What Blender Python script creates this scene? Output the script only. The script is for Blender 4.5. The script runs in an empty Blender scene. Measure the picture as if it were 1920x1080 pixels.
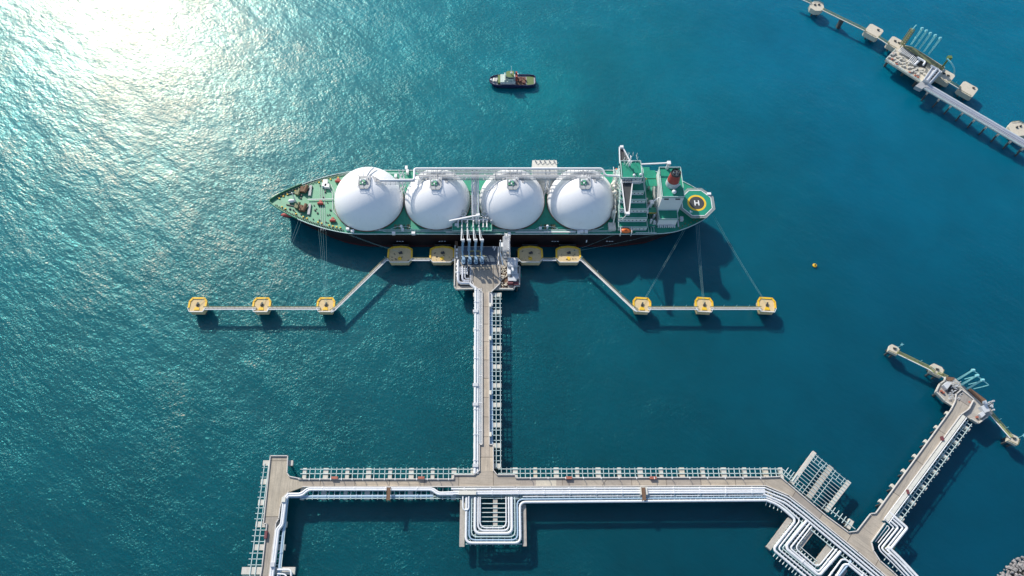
import bpy, math, random
from mathutils import Vector, Matrix
random.seed(7)
R = math.radians
SC = bpy.context.scene
COL = SC.collection

# ------------------------------------------------------------------ camera
CAM_H, TILT, FPX, PCX, PCY = 417.0, R(25.8), 1367.0, 925.0, 540.0
cam_d = bpy.data.cameras.new("camera")
cam = bpy.data.objects.new("camera", cam_d); COL.objects.link(cam)
cam.location = (0, 0, CAM_H); cam.rotation_euler = (TILT, 0, 0)
cam_d.sensor_width = 36; cam_d.lens = FPX / 1920 * 36
cam_d.shift_x = (960 - PCX) / 1920; cam_d.clip_start = 1; cam_d.clip_end = 20000
SC.camera = cam

# ------------------------------------------------------------------ sky, sun, exposure
SUN_AZ, SUN_TAN = R(32), 1.36          # sun stands up-left of the picture
ZEN = math.atan(SUN_TAN)
world = bpy.data.worlds.new("World"); SC.world = world; world.use_nodes = True
wn = world.node_tree; wn.nodes.clear()
sky = wn.nodes.new("ShaderNodeTexSky"); sky.sky_type = 'NISHITA'; sky.sun_disc = False
sky.sun_elevation = math.pi / 2 - ZEN; sky.sun_rotation = -SUN_AZ
bg = wn.nodes.new("ShaderNodeBackground"); bg.inputs[1].default_value = 0.135
wo = wn.nodes.new("ShaderNodeOutputWorld")
wn.links.new(sky.outputs[0], bg.inputs[0]); wn.links.new(bg.outputs[0], wo.inputs[0])
sun_d = bpy.data.lights.new("sun", 'SUN'); sun_d.energy = 4.1; sun_d.angle = R(0.5); sun_d.color = (1, .925, .81)
sun = bpy.data.objects.new("sun", sun_d); COL.objects.link(sun)
sdir = Vector((-math.sin(SUN_AZ) * math.sin(ZEN), math.cos(SUN_AZ) * math.sin(ZEN), math.cos(ZEN)))
sun.rotation_euler = sdir.to_track_quat('Z', 'Y').to_euler(); sun.location = sdir * 900
SC.view_settings.view_transform = 'Standard'; SC.view_settings.look = 'None'
SC.view_settings.exposure = 0.2; SC.view_settings.gamma = 1

# ------------------------------------------------------------------ survey: photo measurement -> metres on a level plane
def W(px, py, z=0.0):
    u, v = (px - PCX) / FPX, (PCY - py) / FPX
    d = (CAM_H - z) / (math.cos(TILT) - v * math.sin(TILT))
    return Vector((u * d, (v * math.cos(TILT) + math.sin(TILT)) * d, z))

# ------------------------------------------------------------------ materials
def new_mat(name):
    m = bpy.data.materials.new(name); m.use_nodes = True
    nt = m.node_tree
    return m, nt, nt.nodes["Principled BSDF"]
def N(nt, t, **kw):
    n = nt.nodes.new(t)
    for k, v in kw.items(): setattr(n, k, v)
    return n
def noise(nt, vec, scale, detail=3, rough=.55):
    n = N(nt, "ShaderNodeTexNoise"); n.inputs['Scale'].default_value = scale
    n.inputs['Detail'].default_value = detail; n.inputs['Roughness'].default_value = rough
    if vec is not None: nt.links.new(vec, n.inputs['Vector'])
    return n.outputs['Fac']
def ramp(nt, fac, stops):
    r = N(nt, "ShaderNodeValToRGB")
    while len(r.color_ramp.elements) < len(stops): r.color_ramp.elements.new(.5)
    for e, (p, c) in zip(r.color_ramp.elements, stops):
        e.position = p; e.color = (*c, 1) if len(c) == 3 else c
    nt.links.new(fac, r.inputs[0]); return r.outputs[0]
def mixc(nt, fac, a, b, mode='MIX'):
    m = N(nt, "ShaderNodeMix", data_type='RGBA', blend_type=mode)
    for s, v in ((m.inputs[0], fac), (m.inputs[6], a), (m.inputs[7], b)):
        if hasattr(v, 'links'): nt.links.new(v, s)
        else: s.default_value = v if isinstance(v, (int, float)) else (*v, 1)
    return m.outputs[2]
def mth(nt, op, a, b=0.0, c=None):
    m = N(nt, "ShaderNodeMath", operation=op)
    for i, v in enumerate((a, b, c)):
        if v is None: continue
        if hasattr(v, 'links'): nt.links.new(v, m.inputs[i])
        else: m.inputs[i].default_value = v
    return m.outputs[0]
def pos(nt, scale=(1, 1, 1), rot=0):
    g = N(nt, "ShaderNodeNewGeometry"); mp = N(nt, "ShaderNodeMapping")
    mp.inputs['Scale'].default_value = scale; mp.inputs['Rotation'].default_value = (0, 0, rot)
    rt = N(nt, "ShaderNodeMapping"); rt.inputs['Rotation'].default_value = (0, 0, rot)      # turn first, then stretch
    mp.inputs['Rotation'].default_value = (0, 0, 0)
    nt.links.new(g.outputs['Position'], rt.inputs[0]); nt.links.new(rt.outputs[0], mp.inputs[0]); return mp.outputs[0]

def paint(name, col, rough=.45, var=.25, metal=0.0, dirt=None, dirt_amt=.5, scale=.35):
    m, nt, b = new_mat(name)
    v = pos(nt)
    f = noise(nt, v, scale, 4)
    c = mixc(nt, f, tuple(x * (1 - var) for x in col), tuple(min(1, x * (1 + var)) for x in col))
    if dirt:
        d = ramp(nt, noise(nt, v, scale * 3.3, 5, .7), [(.5, (0, 0, 0)), (.72, (dirt_amt,) * 3)])
        c = mixc(nt, d, c, dirt)
    nt.links.new(c, b.inputs['Base Color'])
    b.inputs['Roughness'].default_value = rough; b.inputs['Metallic'].default_value = metal
    return m

def slab_concrete(name, col, rot=0.0, seam=12.0):
    m, nt, b = new_mat(name)
    v = pos(nt)
    f = noise(nt, v, .12, 5, .65); f2 = noise(nt, v, 1.3, 4, .7)
    c = mixc(nt, f, tuple(x * .55 for x in col), tuple(x * 1.22 for x in col))
    c = mixc(nt, ramp(nt, f2, [(.5, (0, 0, 0)), (.75, (.5,) * 3)]), c, tuple(x * .45 for x in col))
    br = N(nt, "ShaderNodeTexBrick"); br.offset = 0
    br.inputs['Scale'].default_value = 1; br.inputs['Mortar Size'].default_value = .2
    br.inputs['Brick Width'].default_value = seam; br.inputs['Row Height'].default_value = 400
    br.inputs['Color1'].default_value = (.78, .78, .80, 1); br.inputs['Color2'].default_value = (1.14, 1.10, 1.0, 1)
    br.inputs['Mortar'].default_value = (.38, .36, .34, 1); br.inputs['Bias'].default_value = 0
    nt.links.new(pos(nt, rot=rot), br.inputs[0])
    c = mixc(nt, 1.0, c, br.outputs[0], 'MULTIPLY')
    # long tyre and water stains running with the roadway
    st = noise(nt, pos(nt, scale=(.06, 1.1, 1), rot=rot), 1.0, 4, .6)
    c = mixc(nt, ramp(nt, st, [(.47, (0, 0, 0)), (.68, (.65,) * 3)]), c, tuple(x * .5 for x in col))
    nt.links.new(c, b.inputs['Base Color']); b.inputs['Roughness'].default_value = .9
    return m

M = {}
M['road_h'] = slab_concrete('concrete_road', (.50, .45, .385), 0, 19)
M['road_v'] = slab_concrete('concrete_road_v', (.52, .465, .40), R(90), 11.5)
M['road_d'] = slab_concrete('concrete_road_d', (.47, .43, .375), R(38), 17)
M['road_p'] = slab_concrete('concrete_road_p', (.43, .40, .36), R(-52), 24)
M['apron'] = slab_concrete('concrete_apron', (.46, .425, .365), R(90), 30)
M['concrete'] = paint('concrete', (.42, .40, .36), .9, .28, dirt=(.16, .15, .13), dirt_amt=.6, scale=.4)
M['concrete_light'] = paint('concrete_light', (.56, .55, .50), .85, .18, dirt=(.24, .23, .2), dirt_amt=.5, scale=.5)
M['concrete_pale'] = paint('concrete_pale', (.56, .52, .43), .85, .15, dirt=(.3, .27, .22), dirt_amt=.55, scale=.45)
M['concrete_tan'] = paint('concrete_tan', (.64, .50, .28), .9, .16, dirt=(.40, .30, .16), dirt_amt=.5, scale=.5)
M['kerb'] = paint('kerb_concrete', (.60, .58, .55), .85, .2)
M['pile'] = paint('pile_steel', (.06, .065, .07), .7, .3, dirt=(.06, .04, .03))
M['teal_steel'] = paint('galvanised_teal', (.56, .70, .70), .5, .15, dirt=(.3, .3, .25), dirt_amt=.4)
M['pipe'] = paint('insulated_pipe', (.72, .75, .78), .38, .08, dirt=(.42, .40, .38), dirt_amt=.35, scale=.25)
M['pipe_shade_blue'] = paint('pipe_shade_bluegrey', (.34, .48, .62), .42, .1)  # shade and sky reflection on the lower pipes put into the blue
M['pipe_metal'] = paint('aluminium_cladding', (.70, .72, .76), .28, .1, metal=.55)
M['yellow'] = paint('yellow_paint', (.80, .50, .02), .55, .2, dirt=(.35, .26, .1), dirt_amt=.5, scale=.8)
M['yellow_dull'] = paint('faded_yellow_green_grating', (.27, .29, .13), .7, .3)
M['white'] = paint('white_paint', (.80, .81, .82), .4, .06)
M['offwhite'] = paint('offwhite_weathered', (.66, .66, .60), .5, .12, dirt=(.35, .32, .25), dirt_amt=.4)
M['grey'] = paint('grey_steel', (.36, .38, .40), .5, .2, dirt=(.18, .17, .16))
M['lightgrey'] = paint('light_grey_paint', (.55, .58, .61), .5, .14, dirt=(.33, .31, .3))
M['dark'] = paint('dark_machinery', (.045, .05, .055), .55, .4)
M['darkdeck'] = paint('dark_blue_grating', (.05, .085, .13), .55, .3)
M['brown'] = paint('rusty_brown', (.17, .10, .06), .8, .5, dirt=(.08, .05, .04), scale=1.2)
M['maroon'] = paint('maroon_paint', (.17, .05, .06), .6, .4)
M['red'] = paint('red_paint', (.36, .055, .045), .5, .2)
M['rust_red'] = paint('rust_red', (.38, .13, .09), .7, .35)
M['orange'] = paint('orange_paint', (.78, .16, .03), .4, .12)
M['olive'] = paint('olive_steel', (.17, .18, .09), .6, .3)
M['arm_blue'] = paint('loading_arm_blue', (.22, .36, .50), .4, .15)
M['arm_cyan'] = paint('loading_arm_pale', (.26, .62, .66), .45, .12)
M['green'] = paint('ship_green_deck', (.004, .26, .165), .5, .25, dirt=(.03, .15, .10), dirt_amt=.6, scale=.2)
M['green_bow_glare'] = paint('ship_green_foredeck_glare', (.08, .33, .19), .42, .3, dirt=(.10, .2, .13), dirt_amt=.6, scale=.25)  # deck green lightened to paint in the glare haze at the bow
M['green_tug'] = paint('tug_green_deck', (.10, .17, .05), .6, .3, dirt=(.3, .3, .08), scale=1)
M['ship_white'] = paint('ship_white', (.78, .79, .80), .35, .05)
M['rope'] = paint('mooring_rope', (.25, .48, .48), .8, .1)
M['rock'] = paint('armour_rock', (.30, .29, .29), .9, .75, dirt=(.08, .07, .07), dirt_amt=.8, scale=.5)
M['rubble'] = paint('dark_rubble', (.07, .065, .06), .9, .5, scale=.9)
M['net'] = paint('helideck_net_grey', (.42, .44, .43), .7, .2)
M['tug_white'] = paint('tug_offwhite', (.50, .60, .56), .5, .2, dirt=(.3, .3, .25))
M['navy'] = paint('tug_navy', (.015, .02, .075), .4, .3)
M['glass'] = paint('dark_window_glass', (.02, .03, .04), .1, .1)

# weathered white tank cover, slightly streaky, with faint panel rings
m, nt, b = new_mat('tank_cover_white'); v = pos(nt)
c = mixc(nt, noise(nt, v, .09, 4, .6), (.86, .87, .89), (.92, .925, .93))
c = mixc(nt, ramp(nt, noise(nt, pos(nt, (.5, .5, .12)), 1.0, 5, .7), [(.55, (0, 0, 0)), (.8, (.3,) * 3)]), c, (.6, .59, .56))
nt.links.new(c, b.inputs['Base Color']); b.inputs['Roughness'].default_value = .42; M['tank'] = m

# hull: near black topsides, red boot topping below
m, nt, b = new_mat('hull_paint')
g = N(nt, "ShaderNodeNewGeometry"); s = N(nt, "ShaderNodeSeparateXYZ"); nt.links.new(g.outputs['Position'], s.inputs[0])
zz = mth(nt, 'ADD', s.outputs[2], mth(nt, 'MULTIPLY', noise(nt, pos(nt), .3, 3), .6))
c = mixc(nt, ramp(nt, mth(nt, 'DIVIDE', zz, 20.0), [(.10, (0, 0, 0)), (.12, (1, 1, 1))]), (.07, .012, .012), (.018, .009, .010))
c = mixc(nt, ramp(nt, noise(nt, pos(nt, (1, 1, .2)), .4, 5, .7), [(.5, (0, 0, 0)), (.8, (.5,) * 3)]), c, (.055, .03, .025))
nt.links.new(c, b.inputs['Base Color']); b.inputs['Roughness'].default_value = .45; M['hull'] = m

# sea
m, nt, b = new_mat('sea_water')
g = N(nt, "ShaderNodeNewGeometry"); s = N(nt, "ShaderNodeSeparateXYZ"); nt.links.new(g.outputs['Position'], s.inputs[0])
big = noise(nt, pos(nt), .006, 4, .55)
# brighter turquoise to the north, darker teal to the south, bluer to the east
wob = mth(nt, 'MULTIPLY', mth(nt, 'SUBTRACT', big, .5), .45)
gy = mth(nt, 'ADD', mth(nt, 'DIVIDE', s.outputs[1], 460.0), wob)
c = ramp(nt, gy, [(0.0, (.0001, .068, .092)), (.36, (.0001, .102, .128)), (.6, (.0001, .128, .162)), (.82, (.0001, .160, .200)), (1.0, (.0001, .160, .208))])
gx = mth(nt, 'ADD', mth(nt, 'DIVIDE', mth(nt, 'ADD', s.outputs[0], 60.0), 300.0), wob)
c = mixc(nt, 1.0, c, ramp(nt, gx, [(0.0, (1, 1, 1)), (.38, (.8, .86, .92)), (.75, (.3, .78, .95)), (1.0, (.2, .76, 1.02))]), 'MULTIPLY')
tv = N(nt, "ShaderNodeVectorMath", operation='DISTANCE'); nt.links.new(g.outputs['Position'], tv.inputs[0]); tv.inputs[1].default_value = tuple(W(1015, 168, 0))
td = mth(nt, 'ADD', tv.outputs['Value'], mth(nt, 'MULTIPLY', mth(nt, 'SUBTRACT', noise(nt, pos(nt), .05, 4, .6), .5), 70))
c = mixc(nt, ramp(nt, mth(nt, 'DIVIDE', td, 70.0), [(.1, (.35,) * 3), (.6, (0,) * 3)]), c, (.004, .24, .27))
patch = ramp(nt, noise(nt, pos(nt), .02, 5, .6), [(.35, (.90,) * 3), (.65, (1.08,) * 3)])
c = mixc(nt, 1.0, c, patch, 'MULTIPLY')
warp = N(nt, "ShaderNodeTexNoise"); warp.inputs['Scale'].default_value = .035; warp.inputs['Detail'].default_value = 2
nt.links.new(pos(nt), warp.inputs['Vector'])
def wavevec(sx, sy, rot, wamp):
    vm = N(nt, "ShaderNodeVectorMath", operation='MULTIPLY_ADD')
    nt.links.new(warp.outputs['Color'], vm.inputs[0]); vm.inputs[1].default_value = (wamp,) * 3
    nt.links.new(pos(nt, (sx, sy, 1), rot), vm.inputs[2]); return vm.outputs[0]
SEA_H = (.47, .28, .95)
h = mth(nt, 'MULTIPLY', noise(nt, wavevec(.22, .44, R(35), 1.2), 1.0, 3, .6), SEA_H[0])
h = mth(nt, 'ADD', h, mth(nt, 'MULTIPLY', mth(nt, 'MULTIPLY', noise(nt, wavevec(.55, .85, R(-30), 1.0), 1.0, 2, .6), ramp(nt, noise(nt, pos(nt), .045, 3, .6), [(.35, (.35,) * 3), (.7, (1.5,) * 3)])), SEA_H[1]))
h = mth(nt, 'ADD', h, mth(nt, 'MULTIPLY', noise(nt, wavevec(.018, .075, R(42), .8), 1.0, 3, .5), SEA_H[2]))
h = mth(nt, 'MULTIPLY', h, ramp(nt, noise(nt, pos(nt, (1, 1.7, 1), R(30)), .011, 4, .6), [(.35, (.62,) * 3), (.65, (1.28,) * 3)]))     # cat's paws
bp = N(nt, "ShaderNodeBump"); bp.inputs['Strength'].default_value = 1.0; bp.inputs['Distance'].default_value = 1.0
nt.links.new(h, bp.inputs['Height'])
# light scattered back from inside the water (soft shadows), and the reflecting rippled surface
b.inputs['Subsurface Weight'].default_value = 1.0; b.inputs['Subsurface Radius'].default_value = (.6, 1.0, 1.2)
b.inputs['Subsurface Scale'].default_value = 9.0; b.inputs['Specular IOR Level'].default_value = 0.0; b.inputs['Roughness'].default_value = 1.0
nt.links.new(c, b.inputs['Base Color'])
gl = N(nt, "ShaderNodeBsdfGlossy"); gl.inputs['Color'].default_value = (1, .80, .62, 1)      # mirror glitter of the calmer facets, warm glare tint painted in
gl.inputs['Roughness'].default_value = .27
bp0 = N(nt, "ShaderNodeBump"); bp0.inputs['Distance'].default_value = 1.0; nt.links.new(mth(nt, 'MULTIPLY', h, .60), bp0.inputs['Height']); nt.links.new(bp0.outputs[0], gl.inputs['Normal'])
h2 = mth(nt, 'MULTIPLY', h, 1.45); bp2 = N(nt, "ShaderNodeBump"); bp2.inputs['Distance'].default_value = 1.0; nt.links.new(h2, bp2.inputs['Height'])
g2 = N(nt, "ShaderNodeBsdfGlossy"); g2.inputs['Color'].default_value = (.12, .82, .88, 1)     # cyan glint tint painted in, imitating sunlight through steep wavelet crests
g2.inputs['Roughness'].default_value = .24; nt.links.new(bp2.outputs[0], g2.inputs['Normal'])
m2 = N(nt, "ShaderNodeMixShader"); m2.inputs[0].default_value = .46; nt.links.new(gl.outputs[0], m2.inputs[1]); nt.links.new(g2.outputs[0], m2.inputs[2])
fr = N(nt, "ShaderNodeFresnel"); fr.inputs['IOR'].default_value = 1.5; nt.links.new(bp.outputs[0], fr.inputs['Normal'])
mx = N(nt, "ShaderNodeMixShader"); nt.links.new(fr.outputs[0], mx.inputs[0]); nt.links.new(b.outputs[0], mx.inputs[1]); nt.links.new(m2.outputs[0], mx.inputs[2])
nt.links.new(mx.outputs[0], nt.nodes["Material Output"].inputs['Surface'])
M['sea'] = m

# ------------------------------------------------------------------ mesh builder
SPLIT = {'pile', 'bollard', 'deck_locker', 'ventilator', 'hose_cabinet', 'lamp_bracket', 'parapet', 'edge_wall', 'yellow_fairlead', 'hydrant', 'aft_platform', 'junction_box', 'light_post',
         'pipe_anchor', 'pipe_cover', 'deck_house', 'satellite_dome', 'drum', 'louvre', 'leg', 'crossover_bridge', 'skid', 'white_tank', 'gangway_stowed', 'column', 'searchlight', 'walkway_tower', 'exhaust_pipe', 'hull_marking', 'yellow_beam', 'stair_railing', 'antenna', 'deck_gear', 'valves'}
class MB:
    def __init__(s, T=None): s.v = []; s.f = []; s.sm = []; s.T = T
    def add(s, vs, fs, smooth=False):
        o = len(s.v)
        s.v += [(s.T @ Vector(p)) if s.T else Vector(p) for p in vs]
        s.f += [tuple(i + o for i in f) for f in fs]; s.sm += [smooth] * len(fs); return s
    def box(s, x0, x1, y0, y1, z0, z1):
        return s.prism([(x0, y0), (x1, y0), (x1, y1), (x0, y1)], z0, z1)
    def prism(s, poly, z0, z1, top=None):
        poly = [(p[0], p[1]) for p in poly]
        a = sum(poly[i][0] * poly[(i + 1) % len(poly)][1] - poly[(i + 1) % len(poly)][0] * poly[i][1] for i in range(len(poly)))
        top = [(p[0], p[1]) for p in top] if top else poly
        if a < 0: poly = poly[::-1]; top = top[::-1]
        n = len(poly)
        vs = [(x, y, z0) for x, y in poly] + [(x, y, z1) for x, y in top]
        fs = [tuple(range(n))[::-1], tuple(range(n, 2 * n))] + [(i, (i + 1) % n, n + (i + 1) % n, n + i) for i in range(n)]
        return s.add(vs, fs)
    def bar(s, p, q, w, h):            # square bar between two 3D points
        p, q = Vector(p), Vector(q); d = (q - p)
        if d.length < 1e-6: return s
        d.normalize(); up = Vector((0, 0, 1)) if abs(d.z) < .95 else Vector((0, 1, 0))
        sd = d.cross(up).normalized() * w / 2; u = sd.cross(d).normalized() * h / 2
        vs = [p - sd - u, p + sd - u, p + sd + u, p - sd + u, q - sd - u, q + sd - u, q + sd + u, q - sd + u]
        return s.add(vs, [(0, 1, 2, 3), (7, 6, 5, 4), (0, 4, 5, 1), (1, 5, 6, 2), (2, 6, 7, 3), (3, 7, 4, 0)])
    def cyl(s, p, q, r0, r1=None, n=12, caps=True):
        p, q = Vector(p), Vector(q); r1 = r0 if r1 is None else r1
        d = (q - p).normalized(); a = d.orthogonal().normalized(); c = d.cross(a)
        ring = lambda o, r: [o + (a * math.cos(6.28318 * i / n) + c * math.sin(6.28318 * i / n)) * r for i in range(n)]
        s.add(ring(p, r0) + ring(q, r1), [(i, (i + 1) % n, n + (i + 1) % n, n + i) for i in range(n)], True)
        if caps: s.add(ring(p, r0), [tuple(range(n))[::-1]]); s.add(ring(q, r1), [tuple(range(n))])
        return s
    def tube(s, pts, r, n=8, bend=None):
        pts = [Vector(p) for p in pts]
        if bend:
            out = [pts[0]]
            for i in range(1, len(pts) - 1):
                a, b_, c_ = pts[i - 1], pts[i], pts[i + 1]
                k = min(bend, (a - b_).length * .45, (c_ - b_).length * .45)
                p0 = b_ + (a - b_).normalized() * k; p2 = b_ + (c_ - b_).normalized() * k
                for t in (0, .2, .4, .6, .8, 1): out.append(p0 * (1 - t) ** 2 + b_ * 2 * t * (1 - t) + p2 * t * t)
            out.append(pts[-1]); pts = out
        vs = []; prev = None
        for i, p in enumerate(pts):
            d = ((pts[i + 1] - p).normalized() if i < len(pts) - 1 else Vector()) + ((p - pts[i - 1]).normalized() if i else Vector())
            d.normalize()
            if prev is None: a = d.orthogonal().normalized()
            else: a = (prev - d * prev.dot(d)).normalized()
            prev = a; c = d.cross(a)
            vs += [p + (a * math.cos(6.28318 * j / n) + c * math.sin(6.28318 * j / n)) * r for j in range(n)]
        fs = [(i * n + j, i * n + (j + 1) % n, (i + 1) * n + (j + 1) % n, (i + 1) * n + j) for i in range(len(pts) - 1) for j in range(n)]
        s.add(vs, fs, True)
        s.add(vs[:n], [tuple(range(n))[::-1]]); s.add(vs[-n:], [tuple(range(n))]); return s
    def dome(s, c, r, rz=None, a0=0, n=40, m=14):     # from elevation a0 up to the pole
        rz = rz or r; vs = []; fs = []
        for i in range(m):
            e = a0 + (math.pi / 2 - a0) * i / m
            vs += [(c[0] + r * math.cos(e) * math.cos(6.28318 * j / n), c[1] + r * math.cos(e) * math.sin(6.28318 * j / n), c[2] + rz * math.sin(e)) for j in range(n)]
        vs.append((c[0], c[1], c[2] + rz)); k = len(vs) - 1
        for i in range(m - 1):
            fs += [(i * n + j, i * n + (j + 1) % n, (i + 1) * n + (j + 1) % n, (i + 1) * n + j) for j in range(n)]
        fs += [((m - 1) * n + j, (m - 1) * n + (j + 1) % n, k) for j in range(n)]
        return s.add(vs, fs, True)
    def ball(s, c, r, n=12): s.dome(c, r, r, 0, n, 5); s.dome(c, r, -r, 0, n, 5); return s
    def line_of(s, path, w, z0, z1, closed=False):    # upright strip along a path: kerb, wall
        P = [Vector((p[0], p[1], 0)) for p in path]
        if closed: P.append(P[0])
        for a, b_ in zip(P[:-1], P[1:]):
            d = (b_ - a)
            if d.length < .01: continue
            d.normalize(); o = Vector((-d.y, d.x, 0)) * w / 2; e = d * w * .3
            s.prism([a - o - e, b_ - o + e, b_ + o + e, a + o - e], z0, z1)
        return s
    def rail(s, path, z, h=1.1, r=.06, step=2.5):
        P = [Vector((p[0], p[1], z + h)) for p in path]
        for a, b_ in zip(P[:-1], P[1:]):
            s.bar(a, b_, r * 2, r * 2); s.bar(a - Vector((0, 0, h * .5)), b_ - Vector((0, 0, h * .5)), r * 1.5, r * 1.5)
            n = max(1, int((b_ - a).length / step))
            for i in range(n + 1):
                p = a.lerp(b_, i / n); s.bar(p, p - Vector((0, 0, h)), r * 1.5, r * 1.5)
        return s
    def pieces(s):                      # pieces that do not touch become separate parts
        par = list(range(len(s.v)))
        def find(i):
            while par[i] != i: par[i] = par[par[i]]; i = par[i]
            return i
        for f in s.f:
            for j in f[1:]: par[find(j)] = find(f[0])
        comp = {}
        for i, f in enumerate(s.f): comp.setdefault(find(f[0]), []).append(i)
        cl = []
        for fi in comp.values():
            vs = [s.v[j] for i in fi for j in s.f[i]]
            cl.append([fi, [min(v[k] for v in vs) - .02 for k in range(3)], [max(v[k] for v in vs) + .02 for k in range(3)]])
        ch = True
        while ch:
            ch = False; out = []
            for c in cl:
                for o in out:
                    if all(c[1][k] <= o[2][k] and o[1][k] <= c[2][k] for k in range(3)):
                        o[0] = o[0] + c[0]; o[1] = [min(a, b) for a, b in zip(o[1], c[1])]; o[2] = [max(a, b) for a, b in zip(o[2], c[2])]; ch = True; break
                else: out.append(c)
            cl = out
        res = []
        for fi, _, _ in cl:
            m = MB(); mp = {}
            for i in fi:
                for j in s.f[i]:
                    if j not in mp: mp[j] = len(m.v); m.v.append(s.v[j])
                m.f.append(tuple(mp[j] for j in s.f[i])); m.sm.append(s.sm[i])
            res.append(m)
        return res
    def build(s, name, mat, parent=None, whole=False):
        if name in SPLIT and not whole:
            ps = s.pieces()
            if 1 < len(ps) <= 100: return [p.build(name, mat, parent, True) for p in ps][0]
        me = bpy.data.meshes.new(name)
        off = Vector((0, 0, 0)); p = parent
        while p is not None: off += p.location; p = p.parent
        if parent is None or s.T is not None and getattr(s, 'local', False): off = Vector((0, 0, 0))
        me.from_pydata([tuple(v - off) for v in s.v], [], s.f)
        for poly, sm in zip(me.polygons, s.sm): poly.use_smooth = sm
        me.materials.append(M[mat] if isinstance(mat, str) else mat)
        o = bpy.data.objects.new(name, me); COL.objects.link(o); o.parent = parent
        return o

def tag(o, label=None, cat=None, group=None, kind=None):
    for k, v in (('label', label), ('category', cat), ('group', group), ('kind', kind)):
        if v: o[k] = v
    return o
def thing(name, loc, label, cat, group=None, rz=0.0):
    o = bpy.data.objects.new(name, None); COL.objects.link(o)
    o.location = loc; o.rotation_euler = (0, 0, rz); o.empty_display_size = 2
    return tag(o, label, cat, group)
def copy_tree(o, parent=None):
    c = o.copy(); COL.objects.link(c); c.parent = parent
    for ch in list(o.children): copy_tree(ch, c)
    return c
def Wp(pts, z): return [W(x, y, z) for x, y in pts]
def offset(path, d):     # sideways offset of a world path, mitred
    P = [Vector((p[0], p[1])) for p in path]; out = []
    for i, p in enumerate(P):
        d1 = (P[i] - P[i - 1]).normalized() if i else (P[1] - P[0]).normalized()
        d2 = (P[i + 1] - P[i]).normalized() if i < len(P) - 1 else d1
        n1 = Vector((-d1.y, d1.x)); n2 = Vector((-d2.y, d2.x)); n = (n1 + n2).normalized()
        q = p + n * d / max(.4, n.dot(n1)); out.append(Vector((q.x, q.y, path[i][2] if len(path[i]) > 2 else 0)))
    return out

# ------------------------------------------------------------------ the sea
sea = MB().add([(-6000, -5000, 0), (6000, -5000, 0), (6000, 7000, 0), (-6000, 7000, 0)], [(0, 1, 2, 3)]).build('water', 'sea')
tag(sea, 'teal and blue rippled sea around the jetties', 'water', kind='structure')
bed = MB().add([(-6000, -5000, -30), (6000, -5000, -30), (6000, 7000, -30), (-6000, 7000, -30)], [(0, 1, 2, 3)]).build('seabed', 'rock')
tag(bed, 'sea floor far below the water', 'seabed', kind='structure')

# ------------------------------------------------------------------ jetties
DZ = 10.0      # roadway level
def cap(parent, p, q, w=2.6, z0=7.0, z1=8.8, mat='concrete_light', piles=3):
    """one concrete pile cap from p to q with its piles"""
    mb = MB(); d = (q - p).normalized(); o = Vector((-d.y, d.x, 0)) * w / 2
    mb.prism([p - o, q - o, q + o, p + o], z0, z1)
    c = mb.build('pile_cap', mat, parent)
    pm = MB()
    for i in range(piles):
        t = (i + .5) / piles; a = p.lerp(q, t)
        pm.cyl((a.x, a.y, -6), (a.x, a.y, z0), .55, n=10)
    pm.build('pile', 'pile', c)
    return c
def beam_set(parent, segs, z0=8.8, z1=9.3, w=.34, name='steel_rack', mat='teal_steel'):
    mb = MB()
    for p, q in segs:
        d = (q - p).normalized(); o = Vector((-d.y, d.x, 0)) * w / 2
        mb.prism([(p - o), (q - o), (q + o), (p + o)], z0, z1)
    return mb.build(name, mat, parent)
def pipe(parent, pts, r, z, mat='pipe', bend=3.0, name='pipe', flanges=0):
    P = [W(x, y, z) for x, y in pts]
    mb = MB().tube(P, r, 10, bend)
    for a_, b_ in zip(P[:-1], P[1:]):
        ln = (b_ - a_).length; n_ = int(ln / 14)
        for i in range(n_):
            q = a_.lerp(b_, (i + .5) / n_); d_ = (b_ - a_).normalized() * .28; mb.cyl(q - d_, q + d_, r * 1.28 + .05, n=10)
    o = mb.build(name, mat, parent)
    return o
def slab(parent, poly_px, mat, z1=DZ, th=1.0, name='deck'):
    return MB().prism(Wp(poly_px, z1), z1 - th, z1).build(name, mat, parent)
def kerbs(parent, lines_px, z=DZ, name='parapet', mat='kerb', h=.9, w=.45):
    mb = MB()
    for l in lines_px: mb.line_of(Wp(l, z), w, z - .002, z + h)
    return mb.build(name, mat, parent)

# ---- east-west trestle (with central expansion loop)
T1 = thing('pipeline_trestle', W(900, 905, 0), 'long straight concrete trestle running left to right, pipes on its lower edge', 'jetty')
slab(T1, [(568, 898.5), (851, 898.5), (851, 890.5), (889, 890.5), (899, 882.6), (925, 882.6), (932, 890.5), (966, 890.5), (967, 896.5), (1434, 895),
          (1434, 911.5), (966, 912.3), (640, 913), (568, 913)], 'road_h')
kerbs(T1, [[(560, 898.5), (851, 898.5), (851, 890.5), (889, 890.5), (898, 883)], [(926, 883), (932, 890.5), (966, 890.5), (967, 896.5), (1434, 895)],
           [(568, 913), (966, 912.5), (1434, 911.2)]])
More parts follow.
